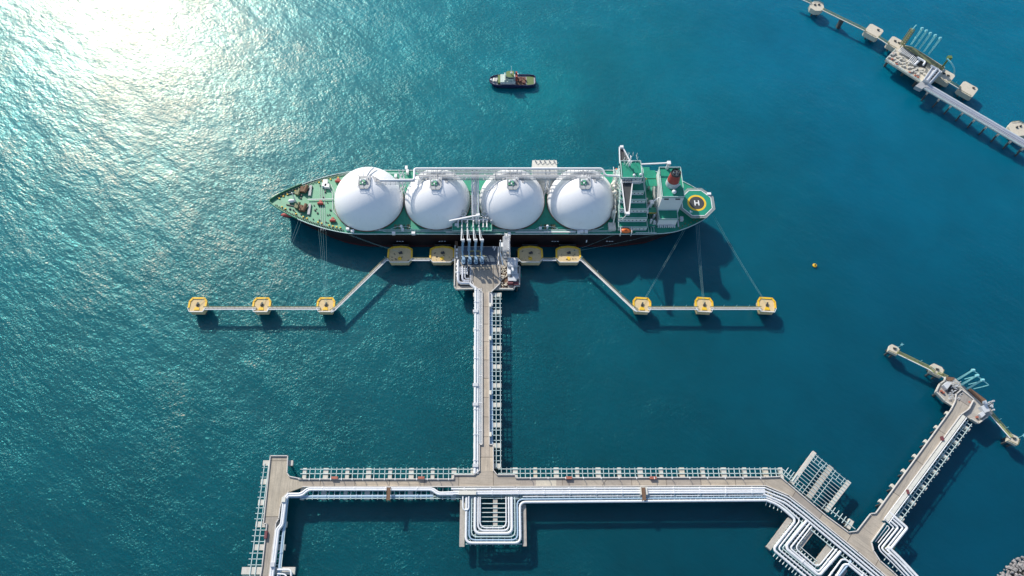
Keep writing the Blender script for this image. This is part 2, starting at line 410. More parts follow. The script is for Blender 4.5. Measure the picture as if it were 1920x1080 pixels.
# pale and dark repaired slabs on the roadway
for (x0, x1, mt, nm) in ((1005, 1043, 'concrete_pale', 'road_patch'), (975, 1003, 'concrete', 'road_patch'), (1092, 1160, 'concrete_light', 'road_patch')):
    MB().prism(Wp([(x0, 899), (x1, 899), (x1, 910.5), (x0, 910.5)], DZ), DZ, DZ + .006).build(nm, 'road_v' if mt == 'concrete' else ('concrete_pale' if mt == 'concrete_pale' else 'road_d'), T1)
caps_x = [572, 611.5, 651.8, 691.8, 732, 771.6, 811.5, 851.5, 886, 966, 1003.5, 1042.7, 1082, 1121.3, 1160.6, 1200, 1239, 1278, 1317.2, 1356.4, 1395.5, 1434.6, 1463]
for i, x in enumerate(caps_x):
    wd = 2.7 if i % 2 else 2.0
    p, q = W(x, 876.5 if x > 960 else 877.5, 8.8), W(x, 936.5, 8.8)
    cap(T1, Vector((p.x, p.y, 0)), Vector((p.x, q.y, 0)), wd, mat=('concrete_pale' if i in (10, 17, 21) else 'concrete_light'), piles=4)
segs = []
for y in (879.7, 888): segs += [(W(563, y, 9.3), W(886, y, 9.3)), (W(934, y - .5, 9.3), W(1463, y - .5, 9.3))]
for y in (930.5, 934.5): segs += [(W(566, y, 9.3), W(1437, y - 1, 9.3))]
for a, b_ in zip(caps_x[:-1], caps_x[1:]):
    if a == 886: continue
    k = 3 if b_ - a > 34 else 2
    for j in range(1, k + 1):
        x = a + (b_ - a) * j / (k + 1); p = W(x, 876.6, 9.3); q = W(x, 936.5, 9.3); segs.append((p, Vector((p.x, q.y, 0))))
for j in (940, 950, 958): p = W(j, 876.6, 9.3); segs.append((p, Vector((p.x, W(j, 936, 9.3).y, 0))))
beam_set(T1, segs)
# pipes: west of the bend at 812 and east of it
pipe(T1, [(541, 930), (567, 929.5), (578, 918.5), (810, 918.5), (820, 927), (850, 927)], .6, 10.4)
pipe(T1, [(541, 926), (565, 925.8), (576, 915.6), (812, 915.6), (822, 924), (850, 923.2)], .6, 10.4)
pipe(T1, [(536, 931), (583, 931), (812, 930)], .8, 8.6, 'pipe_shade_blue')
pipe(T1, [(846, 916.6), (1434, 915.2)], .58, 10.4)
pipe(T1, [(850, 922.2), (1434, 919.8)], .62, 10.4)
pipe(T1, [(850, 926), (1434, 923.4)], .62, 10.4)
pipe(T1, [(980, 931.2), (1436, 928.4)], .4, 9.8, 'pipe')
mb = MB()
for x in range(988, 1434, 10): mb.bar(W(x, 927, 9.7), W(x, 934, 9.7), .3, .3)
mb.build('pipe_support', 'teal_steel', T1)
mb = MB()                                        # covers where the pipes cross an expansion joint
for x0, x1 in ((860, 893), (1200, 1212)):
    a, b_ = W(x0, 928.5, 10), W(x1, 914.3 if x0 > 1000 else 921, 10); mb.box(a.x, b_.x, a.y, b_.y, 10.3, 12.1)
mb.build('pipe_cover', 'offwhite', T1)
mb = MB()                                        # lamp brackets along the north parapet
for x in list(range(582, 850, 20)) + list(range(994, 1434, 33)):
    p = W(x, 898 if x < 900 else 896, DZ); mb.bar((p.x, p.y, DZ), (p.x, p.y, DZ + 2.6), .22, .22); mb.bar((p.x, p.y, DZ + 2.6), (p.x, p.y - 1.2, DZ + 2.7), .3, .2)
mb.build('lamp_bracket', 'white', T1)
mb = MB()                                        # hose cabinets and pipe crossover in rust red
for x in (628, 790, 1066, 1224):
    p = W(x, 897.5, DZ); mb.box(p.x - 1.8, p.x + 1.8, p.y - .4, p.y + .9, DZ + .2, DZ + 1.7)
mb.build('hose_cabinet', 'rust_red', T1)
mb = MB()
for x in (729, 1206):
    p = W(x, 914, 12.5); q = W(x, 938, 12.5)
    for dx in (-.9, .9): mb.bar((p.x + dx, p.y, 12.5), (p.x + dx, q.y, 12.5), .25, .25); mb.bar((p.x + dx, p.y, 12.5), (p.x + dx, p.y, 10), .25, .25); mb.bar((p.x + dx, q.y, 12.5), (p.x + dx, q.y, 7), .25, .25)
    mb.box(p.x - .9, p.x + .9, q.y, p.y, 12.3, 12.45)
mb.build('crossover_bridge', 'brown', T1)
# central loop
for x0, x1, y0, y1, pl in ((863, 872, 936, 1025, 4), (979.3, 986, 946, 1024, 4), (924.6, 932.6, 936, 988, 3)):
    a, b_ = W((x0 + x1) / 2, y0, 8.8), W((x0 + x1) / 2, y1, 8.8)
    cap(T1, Vector((a.x, a.y, 0)), Vector((a.x, b_.y, 0)), (x1 - x0) / 3.33, piles=pl, mat='concrete')
segs = [(W(873, y, 9.3), W(979, y, 9.3)) for y in (944, 952.5, 960.8, 969.2, 977.6, 986, 994.5, 1003, 1011.5, 1020)]
segs += [(W(x, 934, 9.3), Vector((W(x, 934, 9.3).x, W(x, 1023, 9.3).y, 0))) for x in (883, 892, 958, 967)]
segs += [(W(x, 987, 9.3), Vector((W(x, 987, 9.3).x, W(x, 1023, 9.3).y, 0))) for x in (902, 913, 924, 935, 946)]
beam_set(T1, segs)
def uloop(parent, xl, xr, yb, r, yt=932, right=None, z=10.3, mat='pipe'):
    L, Rr = W(xl, yb, z), W(xr, yb, z)
    P = [Vector((L.x, W(xl, yt, z).y, z)), L, Rr]
    if right: P += [Vector((Rr.x, W(xr, right, z).y, z)), W(1437, right - 3.5, z)]
    else: P += [Vector((Rr.x, W(xr, yt, z).y, z))]
    MB().tube(P, r, 10, 3.2).build('pipe', mat, parent)
uloop(T1, 873.5, 976, 1018, .7, right=941.5)
uloop(T1, 879.5, 970.8, 1012.4, .42, right=936.2, mat='pipe_shade_blue')
uloop(T1, 884, 966, 1006.8, .28, mat='teal_steel')
uloop(T1, 890.2, 960, 1000.2, .8)
uloop(T1, 896.3, 954.4, 994.8, .5)
uloop(T1, 900, 949.3, 989.6, .38)
MB().tube([W(868, 930, 11), W(868, 956, 11), W(879, 956, 11), W(879, 930, 11)], .4, 8, 1.5).build('pipe', 'pipe', T1)

# ---- west trestle going south
T2 = thing('pipeline_trestle', W(510, 980, 0), 'concrete trestle on the left, its square blunt end pointing up the picture', 'jetty')
slab(T2, [(507.5, 855), (540, 855), (538.5, 887), (543, 893.5), (568, 898.5), (568, 913), (552, 919), (540.5, 923), (531, 933), (526, 951), (523, 973), (518, 981), (513.5, 1018), (508, 1058), (502, 1105),
          (485, 1105), (492, 1062), (501, 982), (494.5, 982)], 'apron')
kerbs(T2, [[(568, 898.5), (543, 893.5), (538.5, 887), (540, 855), (507.5, 855), (494.5, 982), (501, 982), (492, 1062), (485, 1105)], [(541, 923), (531, 933), (526, 951), (523, 973), (518, 981), (508, 1058), (502, 1105)]])
capy = [(868, 493, 549), (903, 489, 540), (942, 484, 538), (983, 479.3, 537.5), (1026, 474.5, 534), (1070, 453, 553), (1112, 468, 528)]
for y, xl, xr in capy:
    p, q = W(xl, y, 8.8), W(xr, y, 8.8); cap(T2, Vector((p.x, p.y, 0)), Vector((q.x, p.y, 0)), 2.9 if y != 1070 else 3.6, mat='concrete_light')
segs = []
for dx in (2.6, 10.5): segs.append((W(493.5 + dx, 868, 9.3), W(459 + dx + (4 if dx > 5 else 2), 1112, 9.3)))
segs.append((W(541, 930, 9.3), W(522, 1112, 9.3)))
for (ya, la, ra), (yb, lb, rb) in zip(capy[:-1], capy[1:]):
    for j in (1, 2, 3):
        t = j / 4; y = ya + (yb - ya) * t; l = 493 - (y - 868) * .145; r = 545 - (y - 868) * .093
        if y > 1072: l -= 8
        p, q = W(l - .8, y, 9.3), W(r if y > 930 else 505, y, 9.3); segs.append((p, Vector((q.x, p.y, 0))))
beam_set(T2, segs)
pipe(T2, [(541, 926), (532, 936), (529.5, 962), (527, 984), (519, 991.5), (513, 1040), (510, 1062), (504, 1105)], .7, 10.5)
pipe(T2, [(541, 930), (536, 938), (533, 962), (530, 985), (522.5, 993), (517, 1040), (514, 1062), (508, 1105)], .7, 10.5)
pipe(T2, [(539.5, 932), (537, 950), (530, 1010), (524.5, 1063), (519, 1105)], .75, 8.9, 'pipe_shade_blue')
pipe(T2, [(520, 1068), (546, 1068), (546, 1084), (543, 1105)], .5, 10.2)
pipe(T2, [(520, 1076), (538, 1077), (537, 1105)], .4, 10.2)
a, b_ = W(508, 1063, 10.3), W(517, 1055, 10.3); MB().box(a.x, b_.x, a.y, b_.y, 10.3, 12.4).build('pipe_cover', 'lightgrey', T2)
a, b_ = W(529, 942, 10.3), W(537, 933, 10.3); MB().box(a.x, b_.x, a.y, b_.y, 10.3, 12.0).build('pipe_cover', 'offwhite', T2)
p = W(499.5, 1003, DZ); MB().box(p.x - .6, p.x + .7, p.y - 2, p.y + 2, DZ + .1, DZ + 1.7).build('hose_cabinet', 'maroon', T2)

# ---- trestle from the junction up to the gas tanker's platform
T3 = thing('pipeline_trestle', W(911, 710, 0), 'straight concrete trestle between the tanker platform and the long lower trestle', 'jetty')
a = W(905, 548, DZ); b_ = W(917, 834, DZ)
slab(T3, [(904.6, 546), (917, 546), (917.4, 834), (924.6, 834), (925, 883), (899, 883), (899, 834), (904.7, 834)], 'road_v', z1=DZ - .004)
kerbs(T3, [[(904.6, 548), (904.7, 834), (899, 834), (899, 883)], [(917, 548), (917.4, 834), (924.6, 834), (925, 883)]])
MB().prism(Wp([(918, 548), (923.5, 548), (924, 575), (919.5, 579), (918, 579)], 9.9), 9, 9.7).build('landing', 'lightgrey', T3)
MB().prism(Wp([(918.3, 579), (923.5, 579), (924.6, 834), (918.4, 834)], 8.9), 8.8, 9.0).build('cable_tray', 'pipe_shade_blue', T3)
ty = [552.5, 584.7, 618, 652.2, 687.3, 722.6, 759, 796.7, 835.2, 873.5]
for y in ty:
    p, q = W(887.3, y, 8.8), W(940.3, y, 8.8); cap(T3, Vector((p.x, p.y, 0)), Vector((q.x, p.y, 0)), 2.6)
xs = (929.6, 937.6); segs = [(W(x, 550, 9.3), W(x + 1.0, 876, 9.3)) for x in xs]
for ya, yb in zip(ty[:-1], ty[1:]):
    for j in (1, 2, 3):
        y = ya + (yb - ya) * j / 4; p, q = W(888, y, 9.3), W(940.6, y, 9.3); segs.append((p, Vector((q.x, p.y, 0))))
beam_set(T3, segs)
pipe(T3, [(892, 541), (891.2, 700), (890.3, 888)], .85, 10.3)
pipe(T3, [(896.6, 541), (896.2, 700), (895.6, 888)], .55, 10.2)
pipe(T3, [(900, 541), (900, 834)], .35, 10.1)
pipe(T3, [(902.6, 541), (902.6, 834)], .22, 10.1)
mb = MB()
for y in (573, 635, 737, 815): p = W(918, y, DZ); mb.box(p.x - .3, p.x + 1.1, p.y - 1.2, p.y + 1.2, DZ, DZ + 1.4)
mb.build('hose_cabinet', 'offwhite', T3)
mb = MB()
for y in (584.7, 722.6, 759, 873.5): p = W(892, y, 10); mb.box(p.x - 1.7, p.x + 1.5, p.y - .9, p.y + .9, 10, 11.5)
mb.build('pipe_anchor', 'lightgrey', T3)

# ---- south-east trestle with rack and loop
T4 = thing('pipeline_trestle', W(1540, 970, 0), 'diagonal concrete trestle at lower right with a steel rack above and pipe loop below', 'jetty')
slab(T4, [(1434, 895), (1462, 894), (1476, 906), (1529, 951), (1548, 967), (1590, 998), (1606, 996), (1633, 963), (1652, 977), (1658, 981.5), (1633, 1017), (1637, 1033), (1649, 1051.5), (1675, 1074), (1705, 1105),
          (1688, 1105), (1650, 1071), (1608, 1035), (1511, 955), (1478, 929), (1435, 911)], 'road_d')
kerbs(T4, [[(1434, 895), (1462, 894), (1476, 906), (1529, 951), (1548, 967), (1590, 998), (1606, 996), (1631, 964)], [(1658, 981.5), (1633, 1017), (1637, 1033), (1649, 1051.5), (1675, 1074), (1705, 1105)],
           [(1688, 1105), (1650, 1071), (1608, 1035), (1511, 955), (1478, 929), (1435, 911)]])
d1 = [(1434, 914.8), (1477, 932), (1511, 958.5), (1608, 1039), (1686, 1105)]
base = Wp(d1, 10.4)
for dd, r, z, mt in ((0, .42, 10.4, 'pipe'), (-1.8, .55, 10.4, 'pipe'), (-3.6, .6, 10.4, 'pipe'), (-6.2, .25, 9.9, 'teal_steel')):
    pth = offset(base, dd)
    for k, v_ in enumerate(pth): v_.z = z
    MB().tube(pth, r, 10, 2).build('pipe', mt, T4)
pipe(T4, [(1436, 937.8), (1459, 946.5), (1489.5, 972.5), (1489.5, 979), (1452, 1027), (1453, 1033), (1530, 1098)], .68, 10.3)
pipe(T4, [(1436, 933), (1465, 944.5), (1498.5, 973.5), (1498, 979), (1461, 1026), (1461.5, 1031), (1545, 1100)], .42, 10.3)
pipe(T4, [(1505, 979), (1467, 1028), (1551, 1098)], .25, 10.1, 'teal_steel', .8)
pipe(T4, [(1512, 977), (1475, 1022), (1476, 1030), (1533, 1077), (1538, 1077), (1576, 1034)], .78, 10.3)
pipe(T4, [(1518, 982), (1483, 1026), (1484, 1030), (1531, 1070), (1537, 1070), (1569, 1030)], .48, 10.3)
pipe(T4, [(1522, 987), (1490, 1028), (1533, 1064.5), (1563, 1028)], .35, 10.3)
pipe(T4, [(1540, 1100), (1578, 1049), (1586, 1049), (1652, 1102)], .48, 10.3)
pipe(T4, [(1556, 1100), (1582, 1059), (1590, 1058), (1643, 1102)], .65, 10.3)
pipe(T4, [(1596, 1052), (1552, 1105)], .5, 10.2, 'pipe_shade_blue')
def pcap(par, a, b_, wpx, mat='concrete', z=8.8, piles=4):
    p, q = W(*a, z), W(*b_, z); return cap(par, Vector((p.x, p.y, 0)), Vector((q.x, q.y, 0)), wpx / 3.2, mat=mat, piles=piles)
pcap(T4, (1441, 1028.5), (1483, 972), 8.5); pcap(T4, (1497, 1030), (1525, 993), 6.5); pcap(T4, (1529, 1060), (1557, 1023), 9); pcap(T4, (1560, 1102), (1585, 1066), 9)
pcap(T4, (1485, 906.5), (1528, 847.5), 7, 'concrete_light'); pcap(T4, (1516, 934), (1559, 874.5), 9); pcap(T4, (1550, 958), (1593, 902.5), 7, 'concrete_light')
# steel rack between the three concrete bars
A0, A1, B0, B1 = W(1484, 909, 9.3), W(1528, 849, 9.3), W(1550, 962, 9.3), W(1594, 904, 9.3)
segs = []
for i in range(12):
    t = .03 + i * .945 / 11; segs.append((A0.lerp(A1, t), B0.lerp(B1, t)))
for t, k0, k1 in ((.1, .78, 1), (.22, .8, 1), (.34, .8, 1), (.60, .8, 1), (.72, .8, 1), (.86, .8, 1), (.1, 0, .2), (.22, 0, .2), (.31, 0, .9), (.64, 0, .82), (.86, 0, .18)):
    lo, hi = A0.lerp(B0, t), A1.lerp(B1, t); segs.append((lo.lerp(hi, k0), lo.lerp(hi, k1)))
beam_set(T4, segs, w=.2)
# pipe supports of the lower loop and ladders along the diagonal
segs = []
def rungs(a, b_, n, half, z=9.3):
    a, b_ = W(*a, z), W(*b_, z); d = (b_ - a).normalized(); o = Vector((-d.y, d.x, 0))
    return [(a.lerp(b_, (i + .5) / n) - o * half[0], a.lerp(b_, (i + .5) / n) + o * half[1]) for i in range(n)]
segs += rungs((1465, 890), (1487, 907), 4, (-1, 6)); segs += [(W(1467, 879, 9.3), W(1486, 896, 9.3)), (W(1465, 886, 9.3), W(1484, 902, 9.3))]
segs += rungs((1554, 962), (1588, 990), 5, (-.5, 5)); segs += [(W(1556, 955, 9.3), W(1604, 992, 9.3))]
segs += rungs((1455, 1030), (1525, 1090), 12, (4, 9)); segs += rungs((1452, 1027), (1487, 980), 9, (9, 1))
segs += rungs((1440, 920), (1476, 936), 5, (8, 1)); segs += rungs((1480, 940), (1686, 1105), 34, (5, 1))
segs += [(W(1497, 1022, 9.3), W(1532, 1052, 9.3)), (W(1493, 1028, 9.3), W(1526, 1057, 9.3))]
beam_set(T4, segs, w=.3)
pcap(T4, (1589, 990), (1597, 975), 9, 'concrete_light', piles=2)
pcap(T4, (1434.5, 934), (1456, 950), 4, piles=1) if False else None
# pipe cluster on the east side running to the right pier
J = thing('pipe_bundle', W(1670, 1010, 0), 'zigzag bundle of white pipes hugging the junction at lower right', 'pipeline')
jp = [(1658, 973), (1676, 989), (1647, 1025), (1651, 1034), (1675, 1057), (1720, 1105)]
base = Wp(jp, 10.3)
for dd, r in ((0, .35), (1.6, .55), (3.4, .5), (5.0, .75)):
    pth = offset(base, dd)
    for k, v_ in enumerate(pth): v_.z = 10.3
    MB().tube(pth, r, 8, .9).build('pipe', 'pipe', J)
pipe(J, [(1641, 1016), (1664, 985), (1668, 990), (1646, 1018)], .22, 9.6, 'pipe', .5)
pipe(J, [(1660, 1037), (1672, 1040), (1725, 1086), (1740, 1105)], .3, 9.9, 'pipe', .8)
pipe(J, [(1664, 1033), (1720, 1079), (1740, 1100)], .25, 9.4, 'teal_steel', .8)
segs = rungs((1664, 1034), (1735, 1096), 9, (5, 1.5)) + rungs((1640, 1012), (1664, 982), 6, (-.3, 6))
beam_set(J, segs, 8.6, 9.1, .3, 'pipe_support')
MB().prism(Wp([(1660, 1027), (1670, 1020), (1679, 1023), (1674, 1040), (1668, 1043)], 7), 2.5, 7).build('pile_cap', 'olive', J)

# ---- right pier road
T5 = thing('pipeline_trestle', W(1720, 870, 0), 'sloping concrete trestle at right leading up to the small berth head', 'jetty')
slab(T5, [(1633, 963), (1641, 962.5), (1771, 784), (1783, 767), (1790, 753), (1792, 739), (1802, 731), (1825, 749.5), (1816, 767), (1801, 777.5), (1656, 976), (1652, 977)], 'road_p', z1=DZ - .004)
kerbs(T5, [[(1633, 963), (1641, 962.5), (1771, 784), (1783, 767), (1790, 753), (1792, 739), (1802, 731), (1825, 749.5), (1816, 767), (1801, 777.5)], [(1799, 780), (1656, 976)]])
base = Wp([(1802.5, 776.5), (1735, 867), (1657, 972)], 10.3)
MB().prism(offset(base, .7) + offset(base, 2.5)[::-1], 9.9, 10.9).build('pipe_casing', 'offwhite', T5)
for dd, r in ((.15, .2), (3.2, .3)):
    pth = offset(base, dd)
    for v_ in pth: v_.z = 10.6
    MB().tube(pth, r, 8).build('pipe', 'pipe', T5)
segs = []
for dd in (5.0, 7.4):
    q_ = offset(base, dd); segs += [(q_[0], q_[1]), (q_[1], q_[2])]
d = (base[2] - base[0]).normalized(); o = Vector((-d.y, d.x, 0)); L5 = (base[2] - base[0]).length
for i in range(28):
    p = base[0] + d * L5 * (i + .5) / 28; segs.append((p + o * 3.8, p + o * 8.3))
beam_set(T5, segs, 8.8, 9.2, .3)
for i in range(7):
    p = base[0] + d * L5 * (i + .35) / 7; p.z = 0; cap(T5, p - o * 6.4, p + o * 8.6, 1.9, piles=3)
mb = MB()
for (x, y) in ((1755, 815), (1690, 915)):
    p = W(x + 10, y + 8, DZ); mb.box(p.x - .6, p.x + .6, p.y - 1.2, p.y + 1.2, DZ, DZ + 1.6)
mb.build('hose_cabinet', 'maroon', T5)

# ------------------------------------------------------------------ dolphins (built once in local metres, then copied)
def local(T=None):
    mb = MB(T); return mb
def breasting(loc, label):
    t = thing('breasting_dolphin', (0, 0, 0), label, 'dolphin', 'yellow edged breasting dolphins beside the hull')
    o8 = [(-7.6, -2), (-7.4, 4.2), (-5, 5.6), (0, 6.3), (5, 5.6), (7.4, 4.2), (7.6, -2), (5.6, -5), (-5.6, -5)]
    MB().prism(o8, 3.6, 7.4).build('concrete_cap', 'concrete_tan', t)
    k = MB(); k.line_of([o8[0], o8[1], o8[2], o8[3], o8[4], o8[5], o8[6]], 1.05, 7.396, 7.9); k.build('yellow_kerb', 'yellow', t)
    MB().rail([(-8.2, -2.4), (-5.8, -5.2), (5.8, -5.2), (8.2, -2.4)], 7.4, 1.1, .11).build('handrail', 'white', t)
    h = MB(); h.cyl((0, 1.6, 7.4), (0, 1.6, 8.5), .7, .5); h.bar((-.9, 1.3, 8.2), (1.3, 2.3, 8.3), .7, .6); h.bar((.2, 2.4, 7.9), (1.4, 1.2, 7.9), .8, .8); h.build('mooring_hook', 'dark', t)
    MB().cyl((0, -2.2, 7.4), (0, -2.2, 7.75), 1.25, n=16).build('yellow_hatch', 'yellow', t)
    f = MB()
    for x in (-3.4, 3.4): f.cyl((x, 6.1, 5.5), (x, 7.6, 5.5), 1.1)
    f.box(-5.2, 5.2, 7.6, 8.3, 2.2, 7.0); f.build('fender', 'dark', t)
    p = MB()
    for x in (-5, 0, 5):
        for y in (-3, 3): p.cyl((x, y, -6), (x, y, 3.6), .6, n=10)
    p.build('pile', 'pile', t)
    return t
def mooring(label, mat='concrete_tan', kerb='yellow', grp='yellow edged mooring dolphins'):
    t = thing('mooring_dolphin', (0, 0, 0), label, 'dolphin', grp)
    o8 = [(-5.1, -1.6), (-5.1, 2.4), (-3.6, 4.6), (3.6, 4.6), (5.1, 2.4), (5.1, -1.6), (3.9, -4.6), (-3.9, -4.6)]
    MB().prism(o8, 3.8, 7.8).build('concrete_cap', mat, t)
    MB().line_of([o8[0], o8[1], o8[2], o8[3], o8[4], o8[5]], 1.1, 7.796, 8.25).build('yellow_kerb', kerb, t)
    h = MB(); h.cyl((0, 0, 7.8), (0, 0, 9.1), .65, .45); h.bar((-.3, -.9, 8.4), (.5, 1.4, 8.6), .9, .8); h.build('mooring_hook', 'dark', t)
    MB().prism([(-1.6, -3.4), (1.6, -3.4), (1.4, -2.0), (.5, -1.4), (-.5, -1.4), (-1.4, -2.0)], 7.8, 8.2).build('yellow_hatch', 'yellow', t)
    r = MB(); r.rail([(-5.4, -2.2), (-4.1, -4.8), (4.1, -4.8), (5.4, -2.2)], 7.8, 1.1, .12); r.build('handrail', 'white', t)
    p = MB()
    for x in (-3, 3):
        for y in (-2.6, 2.6): p.cyl((x, y, -6), (x, y, 3.8), .55, n=10)
    p.build('pile', 'pile', t)
    return t
proto = breasting(None, '')
for i, (x, lab) in enumerate(((750, 'yellow edged concrete dolphin beside the hull, leftmost of the four'), (829, 'yellow edged concrete dolphin just left of the loading platform'),
                              (994.3, 'yellow edged concrete dolphin just right of the loading platform'), (1065.5, 'yellow edged concrete dolphin beside the hull, rightmost of the four'))):
    o = proto if i == 0 else copy_tree(proto); c = W(x, 479, 7.4); o.location = (c.x, c.y, 0); o['label'] = lab
for o in [o for o in COL.objects if o.name.startswith('breasting_dolphin')]:
    mb = MB()
    for i in range(9):
        x, y = o.location.x + random.uniform(-6, 6), o.location.y + random.uniform(-3.6, 3.4); k = random.uniform(.15, .4)
        mb.bar((x, y, 7.5), (x + random.uniform(-1.2, 1.2), y + random.uniform(-.9, .9), 7.5 + k), k, k)
    mb.build('rope_heap', 'dark', o)
proto = mooring('')
LD = 'small yellow edged mooring dolphin in the left line of three, '
RD = 'small yellow edged mooring dolphin in the right line of three, '
for i, (x, lab) in enumerate(((370.5, LD + 'outermost'), (490.7, LD + 'middle one'), (611, LD + 'nearest the diagonal catwalk'),
                              (1203.5, RD + 'nearest the diagonal catwalk'), (1320, RD + 'middle one'), (1437.5, RD + 'outermost, end of the catwalk'))):
    o = proto if i == 0 else copy_tree(proto); c = W(x, 572, 7.8); o.location = (c.x, c.y, 0); o['label'] = lab
    if i > 2: o.rotation_euler = (0, 0, R(-4))

# catwalks
def catwalk(pts, z, label, w=1.5, mat='olive', posts=0, group='catwalks linking the dolphins', pipe_side=-1, supp=(), px=True):
    P = Wp(pts, z) if px else pts
    c = sum(P, Vector()) / len(P)
    t = thing('catwalk', (c.x, c.y, 0), label, 'catwalk', group)
    mb = MB(); a, b_ = offset(P, w / 2), offset(P, -w / 2); mb.prism(a + b_[::-1], z - .5, z); mb.build('walkway_deck', 'concrete_light' if mat == 'olive' else mat, t)
    hr = MB(); hr.rail(offset(P, w / 2 * -pipe_side), z, 1.1, .1); hr.build('handrail', mat, t)
    pp = offset(P, pipe_side * (w / 2 + .25))
    for v_ in pp: v_.z = z + .3
    MB().tube(pp, .26, 8).build('pipe', 'white', t)
    if posts:
        ps = MB()
        for i in range(1, posts + 1):
            k = i / (posts + 1); n = len(P) - 1; j = min(n - 1, int(k * n)); p = P[j].lerp(P[j + 1], k * n - j)
            d = (P[j + 1] - P[j]).normalized(); o = Vector((-d.y, d.x, 0)) * w * .5 * -pipe_side; p = p + o
            ps.cyl((p.x, p.y, z), (p.x, p.y, z + 3.2), .12, n=6)
        ps.build('light_post', 'arm_cyan', t)
    for s_ in supp:
        p = P[0].lerp(P[-1], s_); MB().box(p.x - 1.3, p.x + 1.3, p.y - 1.3, p.y + 1.3, -6, z - .5).build('support', 'pile', t)
    return t
catwalk([(382, 578), (480, 578)], 8.3, 'straight catwalk between the outer and middle dolphins of the left line')
catwalk([(502, 578), (600, 578)], 8.3, 'straight catwalk between the middle and inner dolphins of the left line')
catwalk([(620, 584), (627, 580), (723, 487), (728, 486)], 8.3, 'long diagonal catwalk left of the platform, rising to the tanker', posts=2)
catwalk([(772, 486.5), (806, 486.5)], 8.0, 'short catwalk between the two left hull side dolphins')
catwalk([(1017, 486.5), (1043, 486.5)], 8.0, 'short catwalk between the two right hull side dolphins')
catwalk([(849, 486.5), (858, 486.5)], 8.0, 'very short catwalk joining platform and dolphin on its left')
catwalk([(966, 488), (974, 487)], 8.0, 'very short catwalk joining platform and dolphin on its right')
catwalk([(1087, 486), (1091, 487), (1188, 578), (1195, 583)], 8.3, 'long diagonal catwalk right of the platform, falling from the tanker', posts=6, pipe_side=-1)
catwalk([(1215, 578), (1309, 578)], 8.3, 'straight catwalk between the inner and middle dolphins of the right line', posts=3)
catwalk([(1332, 578), (1427, 578)], 8.3, 'straight catwalk between the middle and outer dolphins of the right line', posts=3)

# ------------------------------------------------------------------ loading platform of the tanker
PF = thing('loading_platform', W(912, 510, 0), 'busy grey concrete loading platform between tanker and trestle', 'platform')
MB().prism(Wp([(853.5, 462), (957, 462), (957, 483), (970, 483), (970.7, 500), (974.6, 501), (974, 536.5), (966, 536.5), (963, 543), (925, 543), (921, 549), (904, 549), (893, 542), (855, 543), (852, 538)], 9.2), 8, 9.2).build('platform_slab', 'concrete', PF)
MB().prism(Wp([(866, 463), (932, 463), (932, 497), (866, 497)], 9.24), 9.2, 9.24).build('grating', 'darkdeck', PF)
MB().prism(Wp([(858, 500), (883, 500), (883, 536), (858, 536)], 9.24), 9.2, 9.24).build('grating', 'dark', PF)
MB().prism(Wp([(885, 502), (900, 500), (912, 498), (937, 497), (937.5, 532), (920, 548), (906, 548), (889, 536), (885, 528)], DZ), 9.2, DZ + .004).build('vehicle_deck', 'apron', PF)
kerbs(PF, [[(885, 502), (885, 528), (889, 536), (904, 548)], [(937.3, 497), (937.5, 532), (921, 548)]], DZ, 'parapet')
kerbs(PF, [[(853.5, 462), (852, 538), (855, 543), (893, 542)], [(937, 542.5), (963, 543), (966, 536.5), (974, 536.5), (974.6, 501), (970.7, 500)]], 9.2, 'edge_wall', 'concrete_light', 1.2, .7)
MB().prism(Wp([(853, 452), (858, 452), (858, 470), (853, 470)], 9.2), 4, 9.2).build('fender_block', 'brown', PF)
MB().prism(Wp([(938.5, 500), (951, 500), (952, 539), (939, 539)], 9.26), 9.2, 9.26).build('rusty_deck', 'brown', PF)
mb = MB()                                                        # clutter on the rusty deck
for i in range(46):
    p = W(random.uniform(939, 951), random.uniform(502, 537), 9.3); s_ = random.uniform(.25, .7)
    mb.bar((p.x, p.y, 9.26 + s_), (p.x + random.uniform(-2, 2), p.y + random.uniform(-1.6, 1.6), 9.26 + s_ * 1.4), s_, s_)
mb.build('valves', 'concrete_pale', PF)
mb = MB()
for (x0, x1, y0, y1, z) in ((952, 962, 522, 531, 12), (963, 972, 528, 534, 11)):
    a, b_ = W(x0, y1, z), W(x1, y0, z); mb.box(a.x, b_.x, a.y, b_.y, 9.2, z)
mb.build('skid', 'maroon', PF)
for (x0, x1, y0, y1, z, mt, nm) in ((952, 970, 484, 499, 15, 'lightgrey', 'control_room'), (951.5, 969.5, 499.5, 513, 13, 'lightgrey', 'substation'), (960, 972, 513, 522, 12, 'lightgrey', 'store_room'),
                                    (953, 968, 520, 526, 12.5, 'lightgrey', 'roof_duct'), (937, 944, 455, 462, 16, 'white', 'winch_house'), (959.5, 962.5, 500.5, 507, 15.6, 'white', 'roof_unit'), (952, 957, 506, 513, 14.2, 'white', 'roof_unit')):
    a, b_ = W(x0, y1, z), W(x1, y0, z); q = MB().box(a.x, b_.x, a.y, b_.y, 9.2, z - .15); r_ = q.build(nm, mt, PF)
    MB().box(a.x - .15, b_.x + .15, a.y - .15, b_.y + .15, z - .15, z + .1).build('roof', mt, r_)
mb = MB()
for i in range(8):
    p = W(856 + random.random() * 3, 470 + i * 7, 9.2); mb.box(p.x - .5, p.x + .5, p.y - .7, p.y + .7, 9.2, 10.4 + random.random())
for i in range(12):
    p = W(934.5, 465 + i * 2.8, 10); mb.box(p.x - .3, p.x + .4, p.y - .4, p.y + .4, 9.2, 10.9)
for x, y in ((925, 463.5), (929, 464), (927, 467.5)): p = W(x, y, 10); mb.box(p.x - .45, p.x + .45, p.y - .45, p.y + .45, 9.2, 10.5)
mb.build('junction_box', 'white', PF)
